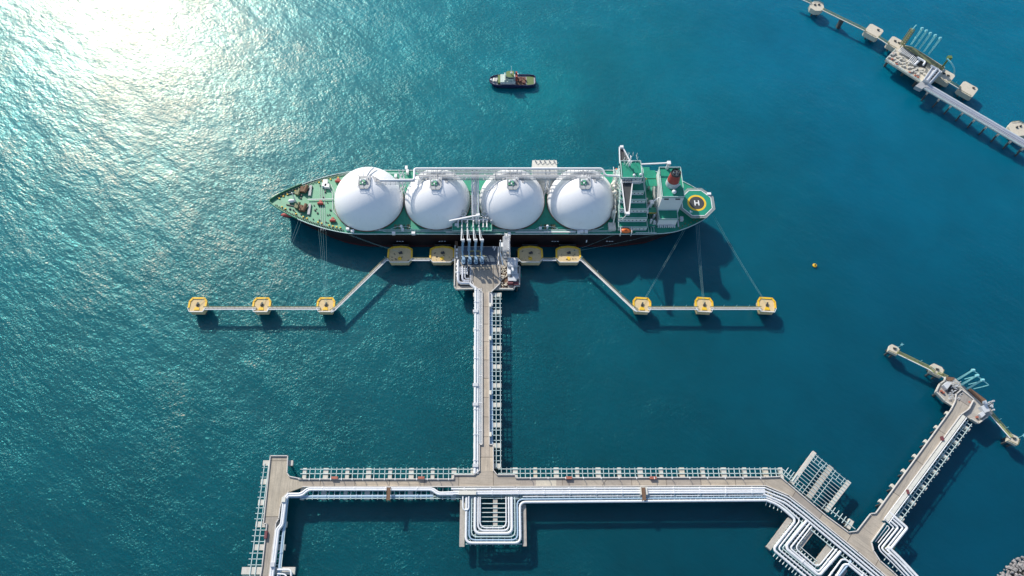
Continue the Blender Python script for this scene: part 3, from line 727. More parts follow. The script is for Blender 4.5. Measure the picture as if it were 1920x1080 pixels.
# big cargo pipes turning on the platform
pipe(PF, [(859, 490), (859, 531), (880, 531)], .95, 10.6, 'pipe_metal', 2.5)
pipe(PF, [(867, 500), (867, 526.5), (880, 526.5)], .7, 10.6, 'pipe_metal', 2)
pipe(PF, [(872, 505), (872, 522.5), (880, 522.5)], .4, 10.6, 'pipe_metal', 1.5)
pipe(PF, [(880, 531), (892, 541), (892, 545)], .85, 10.5, 'pipe', 1.5)
for y in (504, 508, 512): pipe(PF, [(861, y), (876, y + .5)], .55, 10.2, 'pipe', None)
for x in (863, 867.5, 872, 876.5): pipe(PF, [(x, 500), (x, 515)], .28, 10.9, 'lightgrey', None)
mb = MB()
for i in range(14):
    p = W(882, 500 + i * 2.6, 10); mb.box(p.x - .4, p.x + .5, p.y - .3, p.y + .3, 9.2, 11)
mb.build('pipe_support', 'lightgrey', PF)
pm = MB()
for x in range(858, 972, 14):
    for y in (468, 490, 512, 534):
        p = W(x, y, 8); pm.cyl((p.x, p.y, -6), (p.x, p.y, 8), .6, n=8)
pm.build('pile', 'pile', PF)
# service gantry across the loading arms
G = thing('pipe_gantry', W(888, 480, 0), 'olive steel gantry crossing behind the four blue loading arms', 'gantry')
mb = MB(); mb.bar(W(865, 480.5, 14), W(912, 480.5, 14), 1.0, .9); mb.bar(W(880, 471, 14), W(901, 471, 14), .9, .8); mb.bar(W(880, 471, 14), W(880, 480.5, 14), .7, .6); mb.bar(W(901, 471, 14), W(901, 480.5, 14), .7, .6); mb.build('beam', 'olive', G)
mb = MB()
for x in (866, 888, 911): p = W(x, 480.5, 14); mb.bar((p.x, p.y, 9.2), (p.x, p.y, 13.6), .5, .5)
for x in (880, 901): p = W(x, 471, 14); mb.bar((p.x, p.y, 9.2), (p.x, p.y, 13.6), .5, .5)
mb.build('column', 'olive', G)
MB().rail([W(865, 482, 14.4), W(912, 482, 14.4)], 14.4, 1.0, .07).build('handrail', 'white', G)

# loading arms
armlab = ['blue loading arm reaching the ship, leftmost of the four', 'blue loading arm reaching the ship, second from the left', 'blue loading arm reaching the ship, third from the left', 'blue loading arm reaching the ship, rightmost of the four']
for k, (bx, ax, mx) in enumerate(((868, 868.3, 866), (880, 880, 876.3), (891.5, 892.3, 887.2), (903, 904.2, 898))):
    base = W(bx, 488, 9.3)
    t = thing('marine_loader', (base.x, base.y, 9.24), armlab[k], 'loading arm', 'blue loading arms at the tanker')
    top = Vector((base.x, base.y + 1, 20)); ap = W(ax, 451, 27); mf = W(mx, 424, 23.5); mf2 = W(mx, 420.5, 21.5)
    MB().cyl(base, top, .55, .5).cyl((base.x, base.y, 9.25), (base.x, base.y, 10), 1.1).build('riser', 'arm_blue', t)
    q = MB(); q.tube([top, ap], .42, 8)
    for s_ in (-.8, .8): q.bar(top + Vector((s_, 0, 0)), ap + Vector((s_ * .5, 0, .2)), .18, .22)
    for i in range(7):
        a = top.lerp(ap, i / 7); b2 = top.lerp(ap, (i + 1) / 7); q.bar(a + Vector((-.8, 0, 0)), b2 + Vector((.8, 0, 0)), .14, .14)
    q.build('inboard_arm', 'arm_blue', t)
    MB().cyl(ap + Vector((-.9, 0, 0)), ap + Vector((.9, 0, 0)), 1.1, n=14).build('pulley', 'lightgrey', t)
    MB().tube([ap + Vector((-1.1, 0, 0)), mf, mf2], .4, 8, .8).bar(ap + Vector((.3, 0, .3)), mf, .18, .18).build('outboard_arm', 'lightgrey', t)
    cw = W(bx + 1, 474, 19); MB().box(cw.x - .9, cw.x + .9, cw.y - 4, cw.y - 1.5, 14.5, 17.5).bar((cw.x, cw.y - 2, 16.5), top, .5, .6).build('counterweight', 'arm_blue', t)
    u = MB(); p0 = W(bx - 1.5, 487, 11); p1 = W(bx - 1, 494, 10.6); p2 = W(bx + 3.2, 494, 10.6); p3 = W(bx + 3.2, 484, 10.6)
    u.tube([p0, p1, p2, p3], .5, 8, 1.8); u.build('supply_pipe', 'pipe_shade_blue' if k % 2 == 0 else 'arm_blue', t)
# gangway tower
GT = thing('gangway_tower', W(949, 470, 0), 'grey lattice gangway tower leading up to the tanker rail', 'gangway')
mb = MB(); a = W(943, 492, 10); b_ = W(955, 466, 10)
x0, x1, y0, y1 = a.x, b_.x, a.y, b_.y
for x in (x0, x1):
    for y in (y0, y1): mb.bar((x, y, 9.2), (x, y, 25), .45, .45)
for z in (13, 17, 21, 25):
    mb.bar((x0, y0, z), (x1, y0, z), .3, .3); mb.bar((x0, y1, z), (x1, y1, z), .3, .3); mb.bar((x0, y0, z), (x0, y1, z), .3, .3); mb.bar((x1, y0, z), (x1, y1, z), .3, .3)
mb.build('frame', 'lightgrey', GT)
mb = MB()
for i in range(6):
    z = 11 + i * 2.4; s_ = 1 if i % 2 else -1; ym = (y0 + y1) / 2
    mb.bar((x0 + 1.5, ym - s_ * (y1 - y0) * .35, z), (x0 + 1.5, ym + s_ * (y1 - y0) * .35, z + 2.4), 1.3, .2)
mb.build('stair', 'grey', GT)
MB().box(x0 + .3, x1 - .3, y0 + .5, y1 + .5, 25.2, 25.5).build('top_platform', 'grey', GT)
g0 = Vector(((x0 + x1) / 2 - .4, y1 - 1, 25.8)); g1 = W(949, 438, 20)
q = MB().bar(g0, g1, 1.3, .25); q.build('gangway', 'lightgrey', GT)
q = MB()
for s_ in (-1, 1):
    for i in range(7): q.bar(g0.lerp(g1, i / 7) + Vector((s_ * .8, 0, .1)), g0.lerp(g1, i / 7) + Vector((s_ * .8, 0, 1.3)), .12, .12)
    q.bar(g0 + Vector((s_ * .8, 0, 1.3)), g1 + Vector((s_ * .8, 0, 1.3)), .14, .14)
q.build('handrail', 'white', GT)
mb = MB()
for i in range(6):
    y = y0 + (y1 - y0) * (i + 1) / 8; pts = [Vector(((x0 + x1) / 2 + 1.6 * math.cos(t_), y + 1.2 * math.sin(t_), 25.9)) for t_ in [R(-60) + j * R(20) for j in range(7)]]
    mb.tube(pts, .13, 6)
mb.build('hose_rack', 'white', GT)
MB().cyl(W(938, 474, 9.3), W(938, 474, 9.3) + Vector((0, 0, 16)), .4).bar(W(938, 474, 25), W(943, 497, 20), .6, .6).build('boom', 'white', GT)

# ------------------------------------------------------------------ gas tanker
SY = 255.8
S = thing('gas_tanker', (0, SY, 0), 'long green decked gas tanker with four white domes and a helideck', 'ship')
def L(mb): return mb
def interp(tab, x):
    if x <= tab[0][0]: return tab[0][1]
    for (a, va), (b2, vb) in zip(tab[:-1], tab[1:]):
        if x <= b2: return va + (vb - va) * (x - a) / (b2 - a)
    return tab[-1][1]
DECK = [(-144.5, .8), (-142, 3.2), (-137, 6.8), (-131, 10.3), (-124, 13.8), (-117, 16.9), (-108, 20.1), (-100, 22.3), (-92, 23.8), (-84, 24.3), (100, 24.3), (109, 23.4), (116, 21.4), (123, 18.2), (129, 14.8), (134, 11.4), (137, 8.8), (139, 6)]
WLN = [(-137, .2), (-131, 3.5), (-120, 10), (-108, 16.5), (-96, 21.5), (-84, 24), (-60, 24.3), (80, 24.3), (100, 21.5), (115, 14.5), (128, 6.5), (134, 2)]
NS = 60
def sc(x): return -max(0, x - 104) * .085
def ring(z):
    k = max(0, min(1, z / 16.0)); ks = k ** 1.6
    xa = -137 + (-144.5 + 137) * ks; xb = 134 + 5 * k; pts = []
    for i in range(NS + 1):
        t = i / NS; t = .5 - .5 * math.cos(math.pi * t)
        bd = interp(DECK, -144.5 + t * 283.5); bw = interp(WLN, -137 + t * 271)
        pts.append((xa + (xb - xa) * t, bw + (bd - bw) * ks))
    return pts
zs = [-6, 0, 4, 8, 12, 16]; mb = MB(); vs = []; fs = []
for z in zs:
    r_ = ring(z); vs += [(x, SY + sc(x) - b_, z) for x, b_ in r_] + [(x, SY + sc(x) + b_, z) for x, b_ in r_[::-1]]
n = 2 * (NS + 1)
for i in range(len(zs) - 1): fs += [(i * n + j, i * n + (j + 1) % n, (i + 1) * n + (j + 1) % n, (i + 1) * n + j) for j in range(n)]
fs.append(tuple(range(n))[::-1]); mb.add(vs, fs, False); mb.build('hull', 'hull', S)
r_ = ring(16); outline = [(x, SY + sc(x) - b_) for x, b_ in r_] + [(x, SY + sc(x) + b_) for x, b_ in r_[::-1]]
MB().prism(outline, 15.99, 16.15).build('deck', 'green', S)
fo = [p for p in outline if p[0] < -97]
MB().prism(fo, 16.15, 16.17).build('foredeck', 'green_bow_glare', S)
MB().line_of(outline, .3, 16.15, 16.75, True).build('gunwale', 'teal_steel', S)
bw = [p for p in outline if p[0] < -124]; a = [p for p in bw if p[1] < SY][::-1]; b_ = [p for p in bw if p[1] > SY][::-1]
MB().line_of(a + b_, .35, 16.15, 18.0).build('bulwark', 'green_bow_glare', S)
MB().add([(0, 0, 0)], []).build('x', 'dark', S) if False else None
q = MB(Matrix.Translation((-135.5, SY, -.2)) @ Matrix.Diagonal((6.5, 1.9, 1.9, 1))); q.ball((0, 0, 0), 1, 16); q.build('bulbous_bow', 'red', S)
def sx(px, z=16, py=376): return W(px, py, z).x
# small white tug marks on the topsides
mb = MB()
for px in (745, 750, 755, 824, 829, 834, 1036, 1041, 1046, 1138, 1143, 1148):
    p = W(px, 453, 7.5); mb.box(p.x - .6, p.x + .6, SY - 24.5, SY - 24.33, 7.2, 7.6)
p = W(1100, 452, 8); mb.box(p.x - .35, p.x + .35, SY - 24.5, SY - 24.33, 6, 9)
mb.build('hull_marking', 'white', S)

TANKS = [(-80.2, 22.2), (-36, 21.2), (11.8, 21.2), (56.6, 21.8)]
for i, (x, r) in enumerate(TANKS):
    d = MB(); d.dome((x, SY, 16.4), r, None, 0, 72, 22).build('tank_dome', 'tank', S)
    dm = S.children[-1] if False else [o for o in COL.objects if o.name.startswith('tank_dome')][-1]
    MB().cyl((x, SY, 16.15), (x, SY, 16.9), r + .35, n=72).build('tank_skirt', 'brown', dm)
    zt = 16.4 + r
    q = MB(); q.prism([(x - 3.6, SY - 2.6), (x - 2.2, SY - 4.8), (x + 2.6, SY - 4.8), (x + 4.0, SY - 2.2), (x + 4.0, SY + 4.6), (x - 3.6, SY + 4.6)], zt - .5, zt + .1); q.build('dome_platform', 'grey', dm)
    q = MB(); q.prism([(x + 4.2, SY + .5), (x + 7.6, SY + 1), (x + 7.2, SY + 4.6), (x + 4.2, SY + 4.6)], zt - 1.3, zt - .9); q.build('side_platform', 'grey', dm)
    q = MB(); q.box(x - 2.4, x + 1.2, SY - 1.8, SY + 2.2, zt + .1, zt + .6); q.build('green_hatch', 'green_bow_glare', dm)
    q = MB()
    for (dx, dy, rr, h_) in ((-1.8, .6, .7, 1.8), (1.0, .9, .6, 2.2), (-.6, -1.2, .5, 1.6), (2.6, 2.6, .4, 1.8)): q.cyl((x + dx, SY + dy, zt + .3), (x + dx, SY + dy, zt + h_), rr, n=10)
    q.tube([(x - 1.8, SY + .6, zt + 1.9), (x + 1, SY + .9, zt + 2)], .35, 8); q.cyl((x, SY - 3.5, zt), (x, SY - 3.5, zt + 3.5), .12, n=6)
    q.build('dome_pipework', 'ship_white', dm)
    q = MB(); q.rail([(x - 3.4, SY - 4.2), (x + 3.6, SY - 4.2), (x + 3.6, SY + 4.6)], zt + .35, 1.1, .07, 1.5); q.rail([(x - 3.4, SY - 4.2), (x - 3.4, SY + 4.6)], zt + .35, 1.1, .07, 1.5); q.build('handrail', 'lightgrey', dm)
    q = MB()      # pipe strands falling over the crown, and radial ladder
    for (ang, ln) in ((R(62), .42), (R(75), .5), (R(100), .5), (R(300 if i else 200), .0)):
        pts = []
        for j in range(8):
            e = math.pi / 2 - j / 7 * (ln * 1.2) - .18
            pts.append((x + (r + .35) * math.cos(e) * math.cos(ang), SY + (r + .35) * math.cos(e) * math.sin(ang), 16.4 + (r + .35) * math.sin(e)))
        if ln: q.tube(pts, .22, 6)
    q.build('crown_pipe', 'lightgrey', dm)
# catwalk over the crowns, big header on its north edge
CZ = 37.4
xw0, xw1 = W(779, 318, CZ).x, W(1131, 318, CZ).x
q = MB(); q.box(xw0, xw1, SY + 5.2, SY + 6.6, CZ - .3, CZ); q.build('crown_walkway', 'grey', S)
q = MB(); q.box(xw0 - 30, xw0, SY + 1.2, SY + 2.6, CZ - .3, CZ); q.build('crown_walkway', 'grey', S)
YN = SY + 10.6
q = MB(); y2 = W(777, 338, CZ).y
q.tube([(W(712, 338, CZ).x, y2, CZ), (W(777, 338, CZ).x, y2, CZ + .4), (W(777, 317, CZ).x, YN, CZ + .6), (W(1129, 317, CZ).x, YN, CZ + .6), (W(1135, 329, CZ - 1).x, W(1135, 329, CZ - 1).y, CZ - 1), (W(1162, 330, CZ - 1).x, W(1160, 330, CZ - 1).y, CZ - 1)], .72, 10, 1.6)
q.build('vapour_header', 'ship_white', S)
for k, (dy, rr, mt) in enumerate(((9.0, .22, 'grey'), (8.1, .35, 'lightgrey'), (7.2, .22, 'grey'), (4.4, .3, 'lightgrey'), (3.6, .18, 'grey'))):
    q = MB(); q.tube([(xw0 + .8 * k, SY + dy, CZ + .1), (xw1 - .8 * k, SY + dy, CZ + .1)], rr, 8); q.build('header_pipe', mt, S)
q = MB()
for k in range(3): q.tube([(W(700, 340, CZ).x, SY + 1.2 - k * .9, CZ), (xw0 + 3, SY + 1.2 - k * .9, CZ), (xw0 + 3 + k, SY + 5, CZ)], .22, 6)
q.build('header_pipe', 'lightgrey', S)
q = MB(); n_ = 46
for i in range(n_ + 1):
    x = xw0 + (xw1 - xw0) * i / n_; q.bar((x, SY + 3, CZ - .45), (x, YN + .4, CZ - .45), .25, .25)
for i in range(10): x = xw0 - 30 + 3 * i; q.bar((x, SY - 1, CZ - .45), (x, SY + 3.4, CZ - .45), .25, .25)
q.bar((xw0, SY + 3, CZ - .6), (xw1, SY + 3, CZ - .6), .35, .5); q.bar((xw0, YN, CZ - .6), (xw1, YN, CZ - .6), .35, .5)
q.build('walkway_truss', 'net', S)
q = MB()
for x in (-58.2, -12.1, 34.2, 78):
    for dx in (-1.2, 1.2):
        for dy in (3, 10.4): q.bar((x + dx, SY + dy, 16), (x + dx, SY + dy, CZ - .6), .5, .5)
    for z in (20, 25, 30, 35): q.bar((x - 1.2, SY + 3, z), (x + 1.2, SY + 10.4, z), .3, .3); q.bar((x + 1.2, SY + 3, z), (x - 1.2, SY + 10.4, z), .3, .3)
q.build('walkway_tower', 'lightgrey', S)
q = MB()
for px in (820, 852, 928, 957, 1094): x = W(px, 325, CZ).x; q.tube([(x, YN, CZ + .6), (x, SY + 4.5, CZ + .4), (x, SY + 1, CZ + 1)], .22, 6)
q.tube([W(930, 320, CZ), W(930, 350, CZ - 1.5), W(915, 358, CZ - 2.6), W(895, 358, CZ - 4)], .2, 6, .8)
q.tube([W(690, 330, CZ + .5), W(663, 345, CZ - .8), W(648, 352, CZ - 4), W(632, 358, CZ - 9)], .2, 6, .8); q.tube([W(712, 338, CZ), W(695, 328, CZ), W(672, 328, CZ), W(652, 347, CZ - 2)], .25, 6, .8)
q.build('branch_pipe', 'grey', S)
# manifold crossover between tanks two and three
q = MB()
for px, rr in ((885.5, .55), (896.5, .5)):
    a = W(px, 322, CZ); b2 = W(px + .6, 402, 25); q.tube([(a.x, a.y, CZ), (a.x, SY, 33), (b2.x, b2.y, 25), (b2.x, SY - 16, 21)], rr, 8, 2)
for px, rr in ((889, .3), (891.5, .3), (893.8, .25)):
    a = W(px, 322, CZ); b2 = W(px, 402, 24); q.tube([(a.x, a.y, CZ), (a.x, SY, 32), (b2.x, b2.y, 24)], rr, 8, 2)
q.build('crossover_pipe', 'ship_white', S)
q = MB(); xm = -12.1; q.box(xm - 1.6, xm + 1.6, SY - 12, SY + 9, 22, 22.3)
for i in range(12): y = SY - 12 + i * 1.8; q.bar((xm - 2.6, y, 23), (xm + 2.6, y, 23), .22, .22)
q.build('crossover_walkway', 'grey', S)
ma, mb_ = W(848, 437, 19.5), W(922, 437, 19.5)
q = MB(); q.box(ma.x, mb_.x, SY - 24, SY - 17.6, 19.2, 19.5); q.build('manifold_platform', 'green', S)
q = MB(); q.rail([(ma.x, SY - 17.6), (ma.x, SY - 24), (mb_.x, SY - 24), (mb_.x, SY - 17.6)], 19.5, 1.1, .07); q.build('handrail', 'teal_steel', S)
q = MB()
for k, px in enumerate((859, 866, 876.3, 887.2, 898, 906, 913)):
    x = W(px, 425, 21).x; q.tube([(x, SY - 16, 21.2), (x, SY - 21.5, 21.2)], .38 if k % 2 else .45, 8); q.cyl((x, SY - 21.6, 21.2), (x, SY - 22, 21.2), .7, n=10)
    q.cyl((x, SY - 18.5, 21.2), (x, SY - 18.5, 22.8), .3, n=8)
q.tube([(ma.x + 3, SY - 16.4, 21.4), (mb_.x - 3, SY - 16.4, 21.4)], .45, 8); q.tube([(ma.x + 8, SY - 15.2, 22.6), (mb_.x - 6, SY - 15.2, 22.6)], .3, 8)
for x in (-19, -5.5): q.tube([(x, SY - 14.5, 21), (x - 2, SY - 13, 22.5), (x, SY - 11.8, 24), (x + 2, SY - 13, 22.5), (x, SY - 14.5, 21)], .4, 8); q.tube([(x, SY + 13.5, 21), (x - 2, SY + 15, 22.5), (x, SY + 16, 24), (x + 2, SY + 15, 22.5), (x, SY + 13.5, 21)], .4, 8)
q.build('manifold', 'ship_white', S)
q = MB()
for i in range(26):
    x = xm + random.uniform(-11, 11); y = SY + random.uniform(-18, -14.5); q.box(x - .4, x + .4, y - .4, y + .4, 16.2, random.uniform(19, 23.3))
q.build('valves', 'lightgrey', S)
q = MB()
for px in (853.5, 856, 858.5): x = W(px, 428, 20).x; q.box(x - .35, x + .35, SY - 20.4, SY - 18.6, 19.5, 20.4)
q.build('drum', 'white', S)
q = MB(); a = W(893, 404, 29); b2 = W(842.5, 414, 27); q.cyl((a.x, a.y, 16), (a.x, a.y, 28.5), .8, .6); q.build('crane_pedestal', 'ship_white', S)
q = MB(); q.bar(a, b2, .75, .8); q.bar(a, a + Vector((2.2, .6, 0)), 1.6, 1.4); q.bar(b2, b2 + Vector((0, 0, -2)), .25, .25); q.build('hose_crane_boom', 'ship_white', S)
# compressor house, buffer tank, store between tanks 3 and 4
a, b2 = W(998.5, 317, 28), W(1044, 301.5, 28)
q = MB(); q.box(a.x, b2.x, SY + 13.2, SY + 24.1, 16.15, 28); q.build('compressor_house', 'offwhite', S); ch = [o for o in COL.objects if o.name.startswith('compressor_house')][-1]
q = MB()
for i in range(5):
    x = a.x + 2 + i * 3; q.tube([(x, SY + 22.4, 28.2), (x + 1.4, SY + 20.6, 28.3), (x + 2.8, SY + 22, 28.3)], .14, 6)
    q.cyl((x, SY + 23.4, 28), (x, SY + 23.4, 29.2), .4, n=8)
q.build('roof_vents', 'grey', ch)
q = MB(); q.dome((34.2, SY + 12.8, 17), 7.2, 6.6, 0, 28, 8); q.build('deck_tank', 'offwhite', S)
# deck outfit: lines, lockers, ventilators along both sides
q = MB()
for y, x0_, x1_ in ((-21.9, -80, 72), (-21.1, -74, 66), (-22.7, -68, 74), (22.2, -96, -60), (21.4, -96, -62)):
    q.tube([(x0_ - 6, SY + y + 1.8 * (1 if y < 0 else -1), 16.6), (x0_, SY + y, 16.6), (x1_, SY + y, 16.6), (x1_ + 4, SY + y + 1.8 * (1 if y < 0 else -1), 16.6)], .16, 6, 1)
for x in (-58, 34): q.tube([(x - 7, SY - 20.7, 17), (x - 3, SY - 19, 17), (x + 3, SY - 19, 17), (x + 7, SY - 20.7, 17)], .14, 6)
q.build('deck_pipe', 'teal_steel', S)
q = MB(); q.box(32, 52, SY - 23.6, SY - 22.9, 17.2, 17.6); q.box(-30, -6, SY - 23.4, SY - 22.9, 17, 17.3); q.box(14, 32, SY - 23.5, SY - 22.9, 17, 17.3); q.build('gangway_stowed', 'ship_white', S)
q = MB()
for px, py in ((755, 430), (1013, 428), (775, 437), (1091, 434), (1099, 434), (1085, 435), (652, 429), (661, 433), (738, 437)):
    p = W(px, py, 17.5); s_ = random.uniform(.7, 1.3); q.box(p.x - s_, p.x + s_, p.y - .8, p.y + .8, 16.15, 18.2)
for px, py in ((762, 315), (764, 322), (1097, 332), (742, 330), (955, 440)): p = W(px, py, 18); q.box(p.x - .8, p.x + .8, p.y - 1.2, p.y + 1.2, 16.15, 19)
q.build('deck_locker', 'ship_white', S)
q = MB()
for x in (-58.2, 34.2):
    q.cyl((x, SY - 20.3, 16.15), (x, SY - 20.3, 19.3), .6, .5); q.ball((x, SY - 20.3, 19.6), .9)
q.build('ventilator', 'ship_white', S)
q = MB()
for i in range(30):
    x = random.choice((-58.2, 34.2)) + random.uniform(-5, 5); q.box(x - .25, x + .25, SY - 19.5 + random.uniform(-1.5, 1.5), SY - 19.2 + random.uniform(1.6, 2), 16.15, 16.9)
q.build('deck_fitting', 'olive', S)
# foredeck
def fpt(px, py, z=16.2): return W(px, py, z)
for k, (px, py) in enumerate(((575, 356), (573, 391))):
    p = fpt(px, py, 17); s_ = 1 if k == 0 else -1
    w_ = MB(); w_.cyl((p.x - 1.2, p.y - 2.6, 18), (p.x + .4, p.y + 2.6, 18), 1.25, n=14); w_.box(p.x - 3.8, p.x - 1.8, p.y - 2, p.y + 2, 16.2, 18.4); w_.build('windlass', 'brown', S)
    w2 = MB(); w2.cyl((p.x - 5.2, p.y - 2.4 - s_ * 2, 17.6), (p.x - 4.4, p.y + 2.2 - s_ * 2, 17.6), 1.0, n=12); w2.box(p.x - 7.2, p.x - 6, p.y - 1.5 - s_ * 2, p.y + 1.5 - s_ * 2, 16.2, 17.6); w2.build('mooring_winch', 'olive', S)
    ch_ = MB(); ch_.bar((p.x - 4, p.y - s_ * 1, 16.6), (p.x - 13, p.y - s_ * 3.4, 16.6), .5, .5); ch_.build('anchor_chain', 'dark', S)
    pl = MB(); pl.box(p.x + 1.6, p.x + 3.2, p.y - 4.5, p.y + 3.5, 16.2, 17.4); pl.build('winch_platform', 'grey', S)
for px, py in ((601, 382), (624, 414), (634, 340)):
    p = fpt(px, py, 17); w_ = MB(); w_.cyl((p.x - 1.8, p.y, 17.3), (p.x + 1.8, p.y, 17.3), .95, n=12); w_.box(p.x - .9, p.x + .7, p.y + 1, p.y + 2.2, 16.2, 17.8); w_.build('mooring_winch', 'red', S)
q = MB()
for i in range(26):
    t = (i + .5) / 26; x = -141 + t * 46
    for s_ in (-1, 1):
        b2 = interp(DECK, x) - 1.7
        if b2 < .6: continue
        for dx in (-.5, .5): q.cyl((x + dx, SY + s_ * b2, 16.15), (x + dx, SY + s_ * b2, 17.1), .32, n=8)
q.build('bollard', 'dark', S)
q = MB()
for i in range(18):
    t = (i + .5) / 18; x = -140 + t * 44
    for s_ in (-1, 1):
        b2 = interp(DECK, x) - 3.2
        if b2 > .5 and random.random() < .75: q.box(x - .45, x + .45, SY + s_ * b2 - .35, SY + s_ * b2 + .35, 16.15, 16.9)
q.build('yellow_fairlead', 'yellow', S)
q = MB()
for i in range(46):
    x = random.uniform(-132, -104); b2 = interp(DECK, x) - 4; y = SY + random.uniform(-b2, b2); s_ = random.uniform(.2, .55)
    q.box(x - s_, x + s_, y - s_, y + s_, 16.15, 16.5 + s_)
q.build('deck_fitting', 'dark', S)
p = fpt(549, 376, 18); q = MB(); q.cyl((p.x + 1.5, SY, 16.2), (p.x + 1.5, SY, 27), .5, .3); q.build('foremast', 'ship_white', S)
q = MB(Matrix.Translation((p.x - 1, p.y, 17.5)) @ Matrix.Diagonal((2.2, 1.3, 1.4, 1))); q.ball((0, 0, 0), 1, 14); q.build('white_cover', 'ship_white', S)
q = MB()
for px, py in ((611, 342), (614, 350), (609, 348)): p = fpt(px, py, 17); q.box(p.x - 1.6, p.x + 1.4, p.y - 1.3, p.y + 1.3, 16.2, 18.6)
q.build('deck_house', 'ship_white', S)
q = MB(); q.bar(fpt(577, 374, 17.2), fpt(625, 373, 17.2), .5, .3)
for px in (602, 606, 610): q.tube([fpt(px - 2, 350, 16.4), fpt(px, 432, 16.4)], .12, 6)
q.tube([fpt(612, 345, 16.5), fpt(624, 362, 16.5), fpt(624, 395, 16.5), fpt(650, 425, 16.5)], .22, 6, 2); q.tube([fpt(620, 345, 16.5), fpt(628, 362, 16.5), fpt(628, 395, 16.5), fpt(655, 425, 16.5)], .22, 6, 2)
q.build('deck_pipe', 'lightgrey', S)
# accommodation: stepped tiers, bridge, wings
def tier(x0_, x1_, ya, yb, z0, z1, name='accommodation_tier', mat='ship_white', win=True, roof='green'):
    t_ = MB().box(x0_, x1_, SY + ya, SY + yb, z0, z1 - .3).build(name, mat, S)
    MB().box(x0_ - .25, x1_ + .25, SY + ya - .25, SY + yb + .25, z1 - .3, z1).build('deck_roof', roof, t_)
    MB().line_of([(x0_, SY + ya), (x1_, SY + ya), (x1_, SY + yb), (x0_, SY + yb)], .22, z1, z1 + .9, True).build('railing', 'teal_steel', t_)
    if win:
        w_ = MB(); z = z0 + 1.6
        while z < z1 - 1.2:
            y = SY + ya + 1.2
            while y < SY + yb - 1: w_.box(x0_ - .04, x0_ + .02, y, y + .8, z, z + .7); y += 2.4
            x = x0_ + 1.2
            while x < x1_ - 1: w_.box(x, x + .8, SY + ya - .04, SY + ya + .02, z, z + .7); x += 2.4
            z += 2.9
        w_.build('window_row', 'glass', t_)
    return t_
tier(79, 97, -21.5, 22, 16.15, 20)
tier(79, 96.5, -17.5, 18.5, 20, 24.5)
tier(79, 96, -13.5, 15.5, 24.5, 28.5)
tier(79, 95, -9, 14, 28.5, 32.5)
tier(79, 93.5, -5.5, 13, 32.5, 36.5)
bt = tier(79, 91.5, 0, 12.5, 36.5, 43, 'bridge', roof='green')
MB().box(78.7, 78.98, SY + .4, SY + 12, 40.2, 41.6).build('bridge_window', 'glass', bt)
for (ya, yt, s_) in ((12.5, 24.6, 1), (0, -24.4, -1)):
    w_ = MB(); poly = [(79, SY + ya), (86, SY + ya), (81.6, SY + yt), (79.6, SY + yt)]
    w_.prism(poly, 40.0, 40.3); wo_ = w_.build('bridge_wing', 'dark', S)  # dark floor colour paints the shaded opening inside the wing
    MB().line_of([poly[0], poly[3], poly[2], poly[1]], .55, 40.3, 41.6).build('wing_bulwark', 'ship_white', wo_)
    sb = MB(); sb.bar((80.5, SY + yt, 40.2), (80.5, SY + yt - s_ * 6, 33 if s_ > 0 else 24), .4, .4); sb.box(80, 82, SY + yt - .8, SY + yt + .8, 40.3, 42.2); sb.build('wing_cab', 'ship_white', wo_)
# radar mast and roof clutter
q = MB(); q.cyl((84, SY + 9, 43), (84, SY + 9, 53), .5, .25); q.bar((84, SY + 6, 50), (84, SY + 12, 50), .3, .3); q.bar((82.6, SY + 9, 48), (85.4, SY + 9, 48), .5, .3); q.bar((84, SY + 7, 46.5), (84, SY + 11, 46.5), .5, .4); q.build('radar_mast', 'ship_white', S)
q = MB()
for i in range(22): x = random.uniform(80, 91); y = SY + random.uniform(9, 17); q.bar((x, y, 43), (x + random.uniform(-.5, .5), y + random.uniform(-1, 1), 43 + random.uniform(1.5, 4)), .2, .2)
q.build('antenna', 'ship_white', S)
q = MB(); q.ball((86.5, SY + 1.5, 44), .9); q.ball((90.5, SY + 2, 44), .8); q.build('satellite_dome', 'ship_white', S)
q = MB(); q.rail([(79, SY - 2.2), (92, SY - 2.2)], 41, 1.1, .1, 1.2)
for i in range(9): q.bar((80 + i * 1.4, SY - 2.4, 41), (80 + i * 1.4, SY + 0, 43), .2, .2)
q.build('signal_rack', 'lightgrey', S)
# tank room pipes forward of the house
q = MB()
for k in range(7): q.ball((76.8 + random.uniform(-.8, .8), SY - 2 + k * 2.0, 27 + random.uniform(-1, 4)), random.uniform(1, 1.7))
q.cyl((76.5, SY - 12, 16), (76.5, SY - 12, 24), 1.3); q.box(73, 77.5, SY - 22, SY - 17, 16.15, 18.5)
q.tube([(77.5, SY + 12, 33), (77.3, SY, 28), (77, SY - 12, 24), (76, SY - 18, 19)], .5, 8, 3)
q.build('vent_trunk', 'offwhite', S)
